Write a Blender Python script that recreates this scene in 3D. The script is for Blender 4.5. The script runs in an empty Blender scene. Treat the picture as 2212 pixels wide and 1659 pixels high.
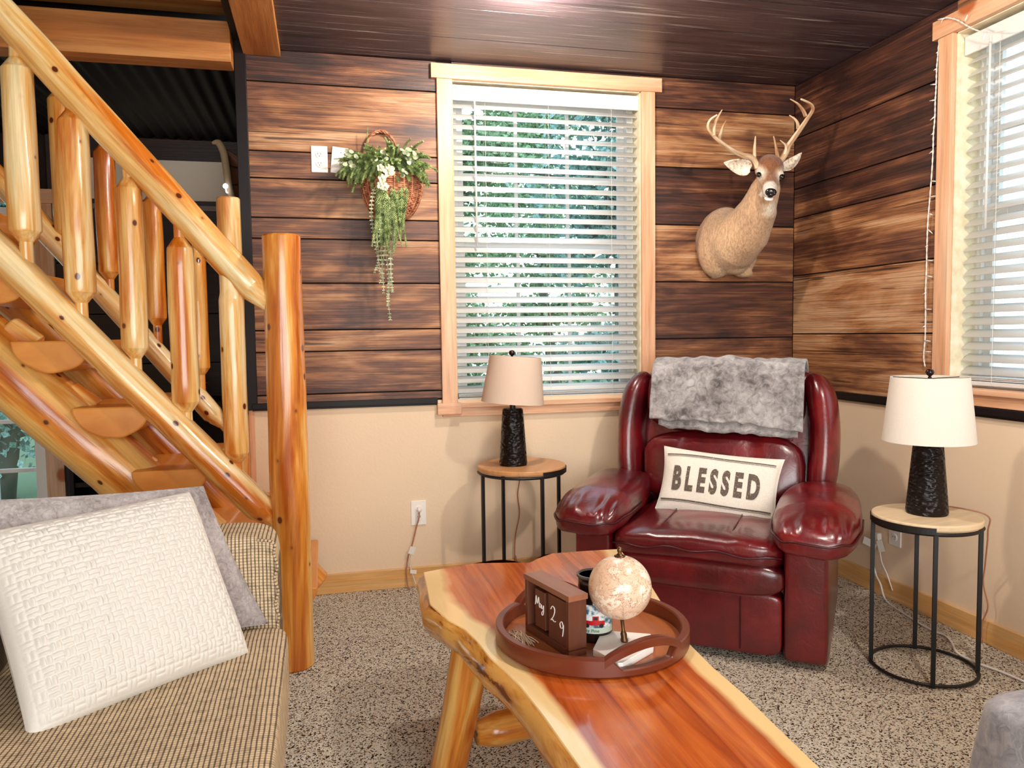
import bpy, math, random
import numpy as np
from mathutils import Vector, Matrix, noise
random.seed(7)
S = bpy.context.scene
C = S.collection
PI = math.pi

# ------------------------------------------------------------------ camera
FPX, YAW, PITCH, ROLL = 1680.0, .2388, -.065, -.0132
CAM = Vector((-2.4047, -3.6282, 1.1883))
F_ = Vector((math.sin(YAW)*math.cos(PITCH), math.cos(YAW)*math.cos(PITCH), math.sin(PITCH)))
R_ = Vector((math.cos(YAW), -math.sin(YAW), 0)); U_ = R_.cross(F_)
RX = R_*math.cos(ROLL)+U_*math.sin(ROLL); UX = U_*math.cos(ROLL)-R_*math.sin(ROLL)
cd = bpy.data.cameras.new('camera'); cam = bpy.data.objects.new('camera', cd); C.objects.link(cam)
cd.sensor_fit = 'HORIZONTAL'; cd.sensor_width = 36.0; cd.lens = FPX/2212*36.0
cd.clip_start = .05; cd.clip_end = 200
m3 = Matrix((RX, UX, -F_)).transposed()
cam.matrix_world = Matrix.Translation(CAM) @ m3.to_4x4()
S.camera = cam

def at(u, v, x=None, y=None, z=None):
    """the point of the real plane x=, y= or z= that the photograph shows at pixel (u, v)"""
    r = F_+RX*((u-1106)/FPX)-UX*((v-829.5)/FPX)
    t = (x-CAM.x)/r.x if x is not None else (y-CAM.y)/r.y if y is not None else (z-CAM.z)/r.z
    return CAM+r*t

# ------------------------------------------------------------------ light
S.view_settings.view_transform = 'Standard'; S.view_settings.look = 'None'
S.view_settings.gamma = 1; S.view_settings.use_curve_mapping = False
S.view_settings.exposure = 0.5
W = bpy.data.worlds.new('sky'); S.world = W; W.use_nodes = True
nt = W.node_tree; bg = nt.nodes['Background']
tc = nt.nodes.new('ShaderNodeTexCoord'); sx = nt.nodes.new('ShaderNodeSeparateXYZ'); rp = nt.nodes.new('ShaderNodeValToRGB')
nt.links.new(tc.outputs['Generated'], sx.inputs[0]); nt.links.new(sx.outputs['Z'], rp.inputs[0]); nt.links.new(rp.outputs[0], bg.inputs[0])
rp.color_ramp.elements[0].position = 0.0; rp.color_ramp.elements[0].color = (.72, .90, .92, 1)
rp.color_ramp.elements[1].position = .7; rp.color_ramp.elements[1].color = (.62, .82, 1.0, 1)
bg.inputs[1].default_value = 1.7

def lamp(name, kind, loc, power, col, size=.1, rot=None, sy=None):
    l = bpy.data.lights.new(name, kind); l.energy = power; l.color = col
    if kind == 'AREA':
        l.size = size
        if sy: l.shape = 'RECTANGLE'; l.size_y = sy
    elif kind in ('POINT', 'SPOT'): l.shadow_soft_size = size
    o = bpy.data.objects.new(name, l); C.objects.link(o); o.location = loc
    if rot: o.rotation_euler = rot
    return o
LIGHT_A = Vector((-.95, -2.45, 2.36)); LIGHT_B = Vector((-1.62, -.87, 2.36))
lamp('ceiling_lamp_light', 'POINT', LIGHT_A, 54, (1.0, .89, .78), .05)
lamp('ceiling_lamp_light', 'POINT', LIGHT_B, 40, (1.0, .89, .78), .05)
lamp('rear_fill_light', 'AREA', (-2.2, -5.35, 1.35), 72, (1.0, .97, .93), 2.6, (PI/2, 0, 0), 1.5)  # unseen fill lamp added behind the camera to brighten the room

# ------------------------------------------------------------------ materials
def lin(c):
    return tuple(((v/255)/12.92 if v/255 <= .04045 else ((v/255+.055)/1.055)**2.4) for v in c)+(1,)
class Mt:
    def __init__(s, name, rough=.5, spec=.5):
        s.m = bpy.data.materials.new(name); s.m.use_nodes = True; s.t = s.m.node_tree
        s.b = s.t.nodes['Principled BSDF']; s.b.inputs['Roughness'].default_value = rough
        s.b.inputs['Specular IOR Level'].default_value = spec
    def n(s, typ, **k):
        nd = s.t.nodes.new('ShaderNode'+typ)
        for a, v in k.items():
            if a.startswith('i_'):
                a = a[2:]; key = int(a) if a.isdigit() else a.replace('_', ' ')
                s.put(nd.inputs[key], v)
            else: setattr(nd, a, v)
        return nd
    def put(s, sock, v):
        if hasattr(v, 'is_output'): s.t.links.new(v, sock)
        elif isinstance(v, bpy.types.Node): s.t.links.new(v.outputs[0], sock)
        else: sock.default_value = v
    def vec(s, src='obj', scale=(1, 1, 1), rnd=True):
        if src == 'obj': v = s.n('TexCoord').outputs['Object']
        elif src == 'gen': v = s.n('TexCoord').outputs['Generated']
        else: v = s.n('Attribute', attribute_name=src).outputs['Vector']
        if rnd:
            r = s.n('ObjectInfo').outputs['Random']
            mm = s.n('Math', operation='MULTIPLY', i_0=r, i_1=37.0)
            v = s.n('VectorMath', operation='ADD', i_0=v, i_1=mm.outputs[0]).outputs[0]
        return s.n('VectorMath', operation='MULTIPLY', i_0=v, i_1=scale).outputs[0]
    def noise(s, v, scale=1, detail=4, rough=.55, dist=0):
        return s.n('TexNoise', i_Vector=v, i_Scale=scale, i_Detail=detail, i_Roughness=rough, i_Distortion=dist).outputs[0]
    def ramp(s, f, stops, interp='LINEAR'):
        r = s.n('ValToRGB', i_0=f); e = r.color_ramp; e.interpolation = interp
        while len(e.elements) < len(stops): e.elements.new(.5)
        for el, (p, c) in zip(e.elements, stops):
            el.position = p; el.color = lin(c) if not isinstance(c, (int, float)) else (c, c, c, 1)
        return r.outputs[0]
    def mix(s, f, a, b, mode='MIX'):
        nd = s.n('MixRGB', blend_type=mode); s.put(nd.inputs[0], f)
        for i, c in ((1, a), (2, b)):
            s.put(nd.inputs[i], lin(c) if isinstance(c, tuple) and len(c) == 3 else c)
        return nd.outputs[0]
    def math(s, op, a, b=0.0):
        return s.n('Math', operation=op, i_0=a, i_1=b).outputs[0]
    def col(s, c): s.put(s.b.inputs['Base Color'], lin(c) if isinstance(c, tuple) and len(c) == 3 else c); return s
    def bump(s, h, dist=.002, strength=1.0):
        b = s.n('Bump', i_Height=h, i_Distance=dist, i_Strength=strength)
        s.t.links.new(b.outputs[0], s.b.inputs['Normal']); return s
    def set(s, k, v): s.put(s.b.inputs[k], v); return s
MAT = {}
def plain(name, c, rough=.5, spec=.5, **k):
    m = Mt(name, rough, spec).col(c)
    for a, v in k.items(): m.set(a.replace('_', ' '), v)
    MAT[name] = m.m; return m.m

def log_wood(name, a, b, c, knots=8.5, rough=.22, dark=(96, 38, 12), coat=.35):
    m = Mt(name, rough)
    big = m.noise(m.vec('gr', (1.3, 13, 13)), 1, 4, .6, .5)
    fine = m.noise(m.vec('gr', (3.5, 75, 75)), 1, 5, .6, .4)
    ck = m.ramp(big, [(.36, a), (.5, b), (.62, c)])
    ck = m.mix(.45, ck, m.ramp(fine, [(.3, .45), (.6, 1.0)]), 'MULTIPLY')
    kv = m.vec('gr', (.75, 1, 1))
    d = m.n('TexVoronoi', i_Vector=kv, i_Scale=knots).outputs['Distance']
    kn = m.ramp(d, [(.10, 1.0), (.135, 0.0)])
    ring = m.ramp(d, [(.0, 1.0), (.2, 0.0)])
    ck = m.mix(m.math('MULTIPLY', ring, .55), ck, tuple(int(v*.75) for v in a))
    ck = m.mix(kn, ck, dark)
    m.col(ck); m.bump(fine, .0012); m.set('Coat Weight', coat); m.set('Coat Roughness', .12)
    MAT[name] = m.m
log_wood('log', (206, 112, 30), (240, 188, 110), (252, 228, 176), knots=14)
log_wood('log_amber', (176, 84, 18), (222, 140, 52), (242, 190, 108), knots=13)
log_wood('tread_wood', (208, 128, 44), (228, 158, 74), (236, 176, 98), knots=3.0, rough=.35)
log_wood('pine', (222, 164, 122), (232, 180, 142), (238, 196, 160), knots=3.2, rough=.45, dark=(178, 96, 52), coat=.0)
log_wood('pine_beam', (176, 108, 52), (192, 126, 66), (206, 144, 84), knots=2.2, rough=.5, dark=(120, 62, 26), coat=.0)
log_wood('baseboard_pine', (226, 168, 96), (234, 184, 118), (240, 198, 140), knots=3.4, rough=.4, dark=(150, 74, 30), coat=.1)

def barn(name, stops, sc=1.0, rough=.45, gloss=.0, bumpd=.002, streak=None):
    m = Mt(name, rough)
    g = m.vec('gr', (1, 1, 1), rnd=False)
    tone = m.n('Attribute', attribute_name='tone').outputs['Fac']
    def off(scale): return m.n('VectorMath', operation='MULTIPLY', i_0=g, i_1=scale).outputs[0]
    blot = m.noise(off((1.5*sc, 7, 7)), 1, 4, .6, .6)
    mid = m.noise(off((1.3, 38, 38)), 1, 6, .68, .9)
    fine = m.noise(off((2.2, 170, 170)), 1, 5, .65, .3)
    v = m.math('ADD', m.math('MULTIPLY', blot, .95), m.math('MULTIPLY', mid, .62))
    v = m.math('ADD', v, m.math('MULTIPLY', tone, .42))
    v = m.math('ADD', v, -.54)
    ck = m.ramp(v, stops)
    ck = m.mix(.55, ck, m.ramp(fine, [(.36, .10), (.55, 1.0)]), 'MULTIPLY')
    crack = m.ramp(m.noise(off((1.1, 46, 46)), 1, 2, .5, 1.2), [(.33, 1.0), (.345, 0.0)])
    ck = m.mix(m.math('MULTIPLY', crack, .75), ck, (38, 18, 12))
    d = m.n('TexVoronoi', i_Vector=off((2.2, 4.2, 4.2)), i_Scale=1.0).outputs['Distance']
    ck = m.mix(m.math('MULTIPLY', m.ramp(d, [(.05, 1.0), (.11, 0.0)]), .7), ck, (48, 22, 14))
    if streak:
        st = m.ramp(m.noise(off((1.6, 95, 95)), 1, 3, .6, .3), [(.61, 0.0), (.68, 1.0)])
        ck = m.mix(m.math('MULTIPLY', st, streak), ck, (196, 184, 180))
    m.col(ck)
    hb = m.math('ADD', m.math('MULTIPLY', fine, .5), m.math('MULTIPLY', mid, .6))
    m.bump(hb, bumpd); m.set('Coat Weight', gloss); m.set('Coat Roughness', .3)
    MAT[name] = m.m
barn('barn_wood', [(.24, (46, 22, 18)), (.37, (84, 46, 32)), (.48, (124, 78, 52)), (.58, (170, 116, 74)), (.72, (206, 162, 122))])
barn('barn_ceiling', [(.2, (52, 40, 46)), (.45, (82, 66, 72)), (.7, (106, 86, 88)), (.85, (132, 108, 100))], rough=.34, gloss=.3, bumpd=.004, streak=.7)
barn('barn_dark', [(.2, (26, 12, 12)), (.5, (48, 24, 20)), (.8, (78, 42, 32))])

m = Mt('paint_beige', .75); nz = m.noise(m.vec('obj', (1, 1, 1), False), 90, 3)
m.col((236, 211, 180)); m.bump(nz, .0008); MAT['paint'] = m.m

m = Mt('carpet', .95, .1)
v = m.vec('obj', (1, 1, 1), False)
wv = m.n('VectorMath', operation='ADD', i_0=v, i_1=m.n('VectorMath', operation='MULTIPLY', i_0=m.n('TexNoise', i_Vector=v, i_Scale=120.0).outputs['Color'], i_1=(.006, .006, .006)).outputs[0]).outputs[0]
vo = m.n('TexVoronoi', i_Vector=wv, i_Scale=230.0)
r1 = m.n('SeparateColor', i_0=vo.outputs['Color']).outputs[0]
n1 = m.noise(v, 210, 3, .6)
vv = m.math('ADD', m.math('MULTIPLY', r1, .6), m.math('MULTIPLY', n1, .5))
ck = m.ramp(vv, [(.28, (40, 22, 14)), (.36, (120, 90, 66)), (.43, (228, 206, 176)), (.56, (255, 246, 228))])
m.col(ck); m.bump(m.math('ADD', vo.outputs['Distance'], n1), .008, 1.0); MAT['carpet'] = m.m

m = Mt('leather', .30, .6)
v = m.vec('obj')
big = m.noise(v, 5, 3); wr = m.noise(v, 24, 5, .6, 1.4); pore = m.n('TexVoronoi', i_Vector=v, i_Scale=420.0).outputs['Distance']
ck = m.ramp(big, [(.3, (66, 6, 14)), (.55, (104, 12, 20)), (.75, (134, 24, 28))])
m.col(ck); m.bump(m.math('ADD', m.math('MULTIPLY', wr, 1.0), m.math('MULTIPLY', pore, .06)), .005, .32)
m.set('Coat Weight', .45); m.set('Coat Roughness', .18); MAT['leather'] = m.m
plain('leather_seam', (64, 8, 16), .35)

m = Mt('tweed', .95, .1)
v = m.vec('gr', (1, 1, 1), False)
sp_ = m.n('SeparateXYZ', i_0=v)
nzx = m.noise(v, 14, 3); nzb = m.noise(v, 60, 3)
def stripes(c, pitch, lo, hi, wob):
    ph = m.math('ADD', m.math('MULTIPLY', c, 2*PI/pitch), m.math('MULTIPLY', nzx, wob))
    return m.ramp(m.math('ADD', m.math('MULTIPLY', m.math('SINE', ph), .5), m.math('ADD', m.math('MULTIPLY', nzb, .5), .25)), [(lo, 0.0), (hi, 1.0)])
yz = m.math('ADD', sp_.outputs[1], sp_.outputs[2])
l1 = stripes(sp_.outputs[0], .0092, .64, .84, 2.0); l2 = stripes(yz, .0080, .72, .90, 2.0)
l3 = stripes(yz, .043, .88, .95, 4.0); l4 = stripes(sp_.outputs[0], .049, .90, .96, 4.0)
ck = m.mix(m.math('MULTIPLY', l1, .78), (232, 208, 172), (66, 46, 36))
ck = m.mix(m.math('MULTIPLY', l2, .5), ck, (84, 62, 46))
ck = m.mix(m.math('MULTIPLY', l3, .16), ck, (52, 34, 28)); ck = m.mix(m.math('MULTIPLY', l4, .12), ck, (52, 34, 28))
wv = m.noise(v, 500, 2)
m.col(m.mix(.35, ck, m.ramp(wv, [(.35, .55), (.6, 1.0)]), 'MULTIPLY')); m.bump(wv, .002); MAT['tweed'] = m.m

m = Mt('knit_white', .95, .1); m.col((224, 219, 211)); m.bump(m.noise(m.vec('obj'), 700, 2), .0008); m.set('Sheen Weight', .2); MAT['knit'] = m.m
def fur(name, a, b, sc=90, bd=.006, st=(1, 1, 1)):
    m = Mt(name, .95, .1); v = m.vec('obj', st)
    nz = m.noise(v, sc, 4, .65, .8); lo = m.noise(v, 9, 3)
    ck = m.ramp(m.math('ADD', m.math('MULTIPLY', nz, .5), m.math('MULTIPLY', lo, .5)), [(.35, a), (.62, b)])
    m.col(ck); m.bump(nz, bd); m.set('Sheen Weight', .4); MAT[name] = m.m
fur('grey_fur', (128, 118, 116), (196, 188, 188))
fur('throw_grey', (88, 84, 84), (186, 182, 182), 34, .003)
fur('throw_blue', (104, 104, 112), (176, 174, 178), 40, .003)
m = Mt('linen_cream', .9, .1); nz = m.noise(m.vec('obj'), 600, 2); m.col(m.ramp(nz, [(.3, (220, 208, 190)), (.6, (248, 242, 230))])); m.bump(nz, .0006); MAT['linen'] = m.m
def shade(name, c):
    m = Mt(name, .9, .1); nz = m.noise(m.vec('obj', (1, 1, 1)), 420, 2)
    m.col(m.mix(.15, c, m.ramp(nz, [(.35, .6), (.6, 1.0)]), 'MULTIPLY')); m.bump(nz, .0004); MAT[name] = m.m
shade('shade_tan', (222, 198, 178)); shade('shade_white', (240, 232, 220))
m = Mt('hammered', .34, .6); vo = m.n('TexVoronoi', i_Vector=m.vec('obj', (1, 1, 1.9)), i_Scale=58.0, feature='SMOOTH_F1').outputs['Distance']
m.col((26, 20, 20)); m.set('Metallic', .6); m.bump(vo, .008, 1.0); MAT['hammered'] = m.m
plain('iron', (18, 15, 16), .5); plain('black_trim', (22, 15, 16), .45, .25); plain('finial', (30, 12, 10), .15)
plain('vinyl', (236, 238, 240), .35); plain('blind', (246, 246, 244), .35); plain('plate', (246, 242, 234), .35)
plain('cord_white', (236, 232, 226), .5); plain('cord_tan', (176, 118, 88), .4); plain('slot', (30, 26, 24), .6)
plain('brass', (110, 84, 56), .35, Metallic=.9); plain('marble', (246, 242, 236), .3); plain('ink', (92, 80, 72), .9, .1)
plain('chalk', (246, 238, 230), .8); plain('nail', (150, 150, 150), .4, Metallic=.8)
bl_m = MAT['blind']; t_ = bl_m.node_tree; o_ = t_.nodes['Material Output']; mx = t_.nodes.new('ShaderNodeMixShader'); tl = t_.nodes.new('ShaderNodeBsdfTranslucent')
tl.inputs[0].default_value = (.95, .95, .95, 1); mx.inputs[0].default_value = .30
t_.links.new(t_.nodes['Principled BSDF'].outputs[0], mx.inputs[1]); t_.links.new(tl.outputs[0], mx.inputs[2]); t_.links.new(mx.outputs[0], o_.inputs[0])
m = Mt('jamb', .8); m.col(m.ramp(m.noise(m.vec('obj'), 18, 3), [(.35, (218, 204, 168)), (.65, (240, 230, 204))])); MAT['jamb'] = m.m
g = bpy.data.materials.new('window_glass'); g.use_nodes = True; t = g.node_tree; t.nodes.clear()
o_ = t.nodes.new('ShaderNodeOutputMaterial'); mx = t.nodes.new('ShaderNodeMixShader'); tr = t.nodes.new('ShaderNodeBsdfTransparent'); gl = t.nodes.new('ShaderNodeBsdfGlossy')
gl.inputs['Roughness'].default_value = .02; mx.inputs[0].default_value = .05
t.links.new(tr.outputs[0], mx.inputs[1]); t.links.new(gl.outputs[0], mx.inputs[2]); t.links.new(mx.outputs[0], o_.inputs[0]); MAT['glass'] = g
def mini(name, c, rough, sc=60):
    m = Mt(name, rough); m.col(m.mix(.4, c, m.ramp(m.noise(m.vec('gr', (4, sc, sc)), 1, 4), [(.3, .45), (.6, 1.0)]), 'MULTIPLY')); MAT[name] = m.m
mini('walnut', (104, 58, 40), .4); mini('walnut_top', (150, 96, 70), .4); mini('tray_wood', (112, 50, 28), .3, 40); mini('tray_floor', (176, 100, 54), .3)
mini('mango', (206, 148, 96), .4, 34); mini('mango_pale', (232, 206, 168), .4, 34); mini('walnut_dark', (62, 26, 20), .45)

m = Mt('slab', .16, .5)
e = m.n('Attribute', attribute_name='tone').outputs['Fac']
gr = m.vec('gr', (1, 1, 1), False)
def sc_(s): return m.n('VectorMath', operation='MULTIPLY', i_0=gr, i_1=s).outputs[0]
wob = m.noise(sc_((3, 5, 5)), 1, 3)
ed = m.math('ADD', e, m.math('MULTIPLY', m.math('SUBTRACT', wob, .5), .22))
ban = m.noise(sc_((.9, 16, 16)), 1, 4, .6, 1.2)
heart = m.ramp(ban, [(.34, (142, 52, 16)), (.46, (186, 82, 26)), (.58, (206, 104, 40)), (.7, (224, 132, 62))])
fig = m.noise(sc_((3, 60, 60)), 1, 4, .6, .6)
heart = m.mix(.45, heart, m.ramp(fig, [(.3, .45), (.6, 1.0)]), 'MULTIPLY')
ck = m.mix(m.ramp(ed, [(.76, 0.0), (.84, 1.0)]), heart, (246, 212, 150))
side = m.ramp(m.noise(sc_((5, 14, 30)), 1, 4, .65, .8), [(.40, (120, 62, 22)), (.46, (206, 136, 54)), (.6, (232, 172, 88))])
ck = m.mix(m.ramp(e, [(1.05, 0.0), (1.2, 1.0)]), ck, side)
# attribute above 1 marks the live edge
ck2 = m.mix(m.math('GREATER_THAN', e, 1.15), ck, side)
m.col(ck2); m.bump(fig, .0006); m.set('Coat Weight', .6); m.set('Coat Roughness', .08); MAT['slab'] = m.m

# ------------------------------------------------------------------ mesh helpers
class M:
    def __init__(s): s.v = []; s.f = []; s.g = []; s.t = []
    def add(s, vs, fs, gr=None, tone=0.0):
        o = len(s.v); s.v += [tuple(p) for p in vs]; s.f += [tuple(i+o for i in q) for q in fs]
        s.g += [tuple(p) for p in (gr if gr is not None else vs)]
        s.t += list(tone) if hasattr(tone, '__len__') else [tone]*len(vs)
        return s
    def box(s, c, d, R=None, tone=0.0, goff=(0, 0, 0)):
        c = Vector(c); h = Vector(d)/2; vs = []; gs = []
        L = max(range(3), key=lambda i: d[i]); od = [L]+[i for i in range(3) if i != L]
        for x in (-1, 1):
            for y in (-1, 1):
                for z in (-1, 1):
                    p = Vector((x*h.x, y*h.y, z*h.z)); w = (R @ p if R else p)
                    vs.append(c+w); q = p+c; gs.append(tuple(q[i]+goff[k] for k, i in enumerate(od)))
        fs = [(0, 1, 3, 2), (4, 6, 7, 5), (0, 4, 5, 1), (2, 3, 7, 6), (0, 2, 6, 4), (1, 5, 7, 3)]
        return s.add(vs, fs, gs, tone)
    def bar(s, x0, x1, y0, y1, z0, z1, tone=0.0, goff=(0, 0, 0)):
        return s.box(((x0+x1)/2, (y0+y1)/2, (z0+z1)/2), (abs(x1-x0), abs(y1-y0), abs(z1-z0)), None, tone, goff)
    def tube(s, pts, rad, n=12, cap=True, closed=False, squash=None, wob=0.0, seed=0):
        pts = [Vector(p) for p in pts]; k = len(pts)
        if not hasattr(rad, '__len__'): rad = [rad]*k
        vs = []; gs = []; up = None; L = 0
        for i, p in enumerate(pts):
            if closed: t = pts[(i+1) % k]-pts[i-1]
            else: t = pts[min(i+1, k-1)]-pts[max(i-1, 0)]
            t = t.normalized() if t.length > 1e-9 else Vector((0, 0, 1))
            if up is None:
                up = Vector((0, 0, 1)) if abs(t.z) < .9 else Vector((0, 1, 0))
            a = t.cross(up)
            if a.length < 1e-6: a = t.orthogonal()
            a.normalize(); b = a.cross(t).normalized(); up = b
            if i: L += (p-pts[i-1]).length
            for j in range(n):
                an = 2*PI*j/n; r = rad[i]
                if wob: r *= 1+wob*noise.noise(Vector((L*5+seed*7.3, math.cos(an)*1.3, math.sin(an)*1.3+seed)))
                ca, sa = math.cos(an), math.sin(an)
                if squash: vs.append(p+a*ca*r*squash[0]+b*sa*r*squash[1])
                else: vs.append(p+a*ca*r+b*sa*r)
                gs.append((L+seed*3.1, ca*rad[i], sa*rad[i]))
        fs = []
        for i in range(k if closed else k-1):
            for j in range(n):
                a, b = i*n+j, i*n+(j+1) % n; c, d = ((i+1) % k)*n+(j+1) % n, ((i+1) % k)*n+j
                fs.append((a, b, c, d))
        if cap and not closed:
            fs.append(tuple(reversed(range(n)))); fs.append(tuple((k-1)*n+j for j in range(n)))
        return s.add(vs, fs, gs)
    def lathe(s, prof, n=32, c=(0, 0, 0), R=None, tone=0.0):
        c = Vector(c); vs = []; fs = []; k = len(prof)
        for r, z in prof:
            for j in range(n):
                p = Vector((r*math.cos(2*PI*j/n), r*math.sin(2*PI*j/n), z)); vs.append(c+(R @ p if R else p))
        for i in range(k-1):
            for j in range(n):
                fs.append((i*n+j, i*n+(j+1) % n, (i+1)*n+(j+1) % n, (i+1)*n+j))
        if prof[0][0] > 1e-6: fs.append(tuple(reversed(range(n))))
        if prof[-1][0] > 1e-6: fs.append(tuple((k-1)*n+j for j in range(n)))
        return s.add(vs, fs, None, tone)
    def grid(s, fn, nu, nv, cu=False, cv=False, tone=None, gr=None):
        vs = [fn(i/(nu if cu else nu-1), j/(nv if cv else nv-1)) for i in range(nu) for j in range(nv)]
        fs = []
        for i in range(nu if cu else nu-1):
            for j in range(nv if cv else nv-1):
                fs.append((i*nv+j, ((i+1) % nu)*nv+j, ((i+1) % nu)*nv+(j+1) % nv, i*nv+(j+1) % nv))
        tn = [tone(i/(nu-1), j/(nv-1)) for i in range(nu) for j in range(nv)] if tone else 0.0
        gg = [gr(i/(nu-1), j/(nv-1)) for i in range(nu) for j in range(nv)] if gr else None
        return s.add(vs, fs, gg, tn)
    def puff(s, c, h, e1=.5, e2=.5, R=None, nu=36, nv=48, fn=None):
        c = Vector(c)
        def pw(x, e): return math.copysign(abs(x)**e, x)
        def f(u, v):
            a = -PI/2+PI*u; b = -PI+2*PI*v
            p = Vector((h[0]*pw(math.cos(a), e1)*pw(math.cos(b), e2), h[1]*pw(math.cos(a), e1)*pw(math.sin(b), e2), h[2]*pw(math.sin(a), e1)))
            if fn: p = fn(p)
            return c+(R @ p if R else p)
        vs = [f(i/(nu-1), j/nv) for i in range(nu) for j in range(nv)]; fs = []
        for i in range(nu-1):
            for j in range(nv): fs.append((i*nv+j, i*nv+(j+1) % nv, (i+1)*nv+(j+1) % nv, (i+1)*nv+j))
        return s.add(vs, fs)
    def build(s, name, mat, parent=None, smooth=False, bevel=0.0, subd=0, solid=0.0, origin=None, weld=False):
        me = bpy.data.meshes.new(name)
        vs = np.array(s.v, dtype=float)
        if parent is None:
            if origin is None:
                mn, mxx = vs.min(0), vs.max(0); origin = ((mn[0]+mxx[0])/2, (mn[1]+mxx[1])/2, mn[2])
            off = np.array(origin, float)
        else:
            off = np.array(parent.get('_off', (0, 0, 0)), float)
        vs = vs-off
        me.from_pydata(vs.tolist(), [], s.f)
        at_ = me.attributes.new('gr', 'FLOAT_VECTOR', 'POINT'); at_.data.foreach_set('vector', np.array(s.g, dtype=np.float32).ravel())
        at_ = me.attributes.new('tone', 'FLOAT', 'POINT'); at_.data.foreach_set('value', np.array(s.t, dtype=np.float32))
        me.validate(); me.update()
        o = bpy.data.objects.new(name, me); C.objects.link(o)
        me.materials.append(MAT[mat] if isinstance(mat, str) else mat)
        if weld:
            w = o.modifiers.new('weld', 'WELD'); w.merge_threshold = 1e-5
        if parent is None: o.location = tuple(off)
        else: o.parent = parent
        o['_off'] = tuple(off) if parent is None else tuple(off)
        if smooth:
            me.polygons.foreach_set('use_smooth', [True]*len(me.polygons))
        if solid:
            q = o.modifiers.new('solid', 'SOLIDIFY'); q.thickness = solid; q.offset = 0
        if bevel:
            q = o.modifiers.new('bevel', 'BEVEL'); q.width = bevel; q.segments = 2; q.limit_method = 'ANGLE'; q.angle_limit = math.radians(40)
        if subd:
            q = o.modifiers.new('sub', 'SUBSURF'); q.levels = subd; q.render_levels = subd
        if smooth and bevel: pass
        return o

def tag(o, label=None, cat=None, group=None, kind=None):
    if label: o['label'] = label
    if cat: o['category'] = cat
    if group: o['group'] = group
    if kind: o['kind'] = kind
    return o
def thing(name, label, cat, loc=(0, 0, 0), rotz=0.0, group=None, local=False):
    """an Empty at the thing's base; local=True: its parts are modelled in its own frame"""
    o = bpy.data.objects.new(name, None); o.empty_display_size = .1; C.objects.link(o)
    o.location = loc; o.rotation_euler = (0, 0, rotz); o['_off'] = (0, 0, 0) if local else tuple(loc)
    return tag(o, label, cat, group)
def struct(o): o['kind'] = 'structure'; return o
def copy_tree(o, parent=None):
    c = o.copy(); C.objects.link(c)
    if parent: c.parent = parent
    for ch in list(o.children): copy_tree(ch, c)
    return c
def lerp(a, b, t): return a+(b-a)*t
def smooth_path(pts, n=8):
    pts = [Vector(p) for p in pts]; out = []
    for i in range(len(pts)-1):
        p0 = pts[max(i-1, 0)]; p1 = pts[i]; p2 = pts[i+1]; p3 = pts[min(i+2, len(pts)-1)]
        for k in range(n):
            t = k/n
            out.append(.5*((2*p1)+(p2-p0)*t+(2*p0-5*p1+4*p2-p3)*t*t+(3*p1-p0-3*p2+p3)*t**3))
    out.append(pts[-1]); return out
def interp(xs, ys, x):
    return float(np.interp(x, xs, ys))
# ------------------------------------------------------------------ the room
H = 2.44
XL, YR = -5.0, -5.4      # left wall, rear wall
WEND = -2.712            # left end of the back wall
W1 = (-1.790, -.856, .862, 2.357)     # back window opening x0 x1 z0 z1
W2 = (-2.02, -1.056, .945, 2.318)     # right window opening y0 y1 z0 z1
fl = M(); fl.bar(XL, .15, YR, 1.5, -.05, 0); struct(fl.build('floor', 'carpet'))

def planks(mm, axis, a0, a1, seams, holes, d0, d1, tones, offs=0):
    """boards between consecutive seams; axis 'x' runs along the back wall, 'y' along the right wall"""
    for i in range(len(seams)-1):
        z0, z1 = seams[i]+.0028, seams[i+1]-.0028
        segs = [(a0, a1)]
        for (h0, h1, hz0, hz1) in holes:
            new = []
            for s0, s1 in segs:
                if z1 > hz0+.001 and z0 < hz1-.001 and h0 < s1 and h1 > s0:
                    if z0 < hz0 < z1 or z0 < hz1 < z1:   # split in height
                        pass
                    if s0 < h0: new.append((s0, h0))
                    if h1 < s1: new.append((h1, s1))
                    if z1 > hz1+.004 : mini_board(mm, axis, max(s0, h0), min(s1, h1), hz1, z1, d0, d1, tones[i % len(tones)], i)
                    if z0 < hz0-.004: mini_board(mm, axis, max(s0, h0), min(s1, h1), z0, hz0, d0, d1, tones[i % len(tones)], i)
                else: new.append((s0, s1))
            segs = new
        for k, (s0, s1) in enumerate(segs):
            mini_board(mm, axis, s0, s1, z0, z1, d0, d1, tones[(i*2+k) % len(tones)] if len(segs) > 1 else tones[(i*2) % len(tones)], i+offs+k*13)
def mini_board(mm, axis, s0, s1, z0, z1, d0, d1, tone, k):
    go = (k*7.31, k*3.17, k*1.93)
    if axis == 'x': mm.bar(s0, s1, d0, d1, z0, z1, tone, go)
    else:
        o = len(mm.v); mm.bar(d0, d1, s0, s1, z0, z1, tone, go)
        for q in range(o, len(mm.v)):
            p = mm.v[q]; mm.g[q] = (p[1]+go[0], p[0]+go[1], p[2]+go[2])
RAILZ = .89
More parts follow.
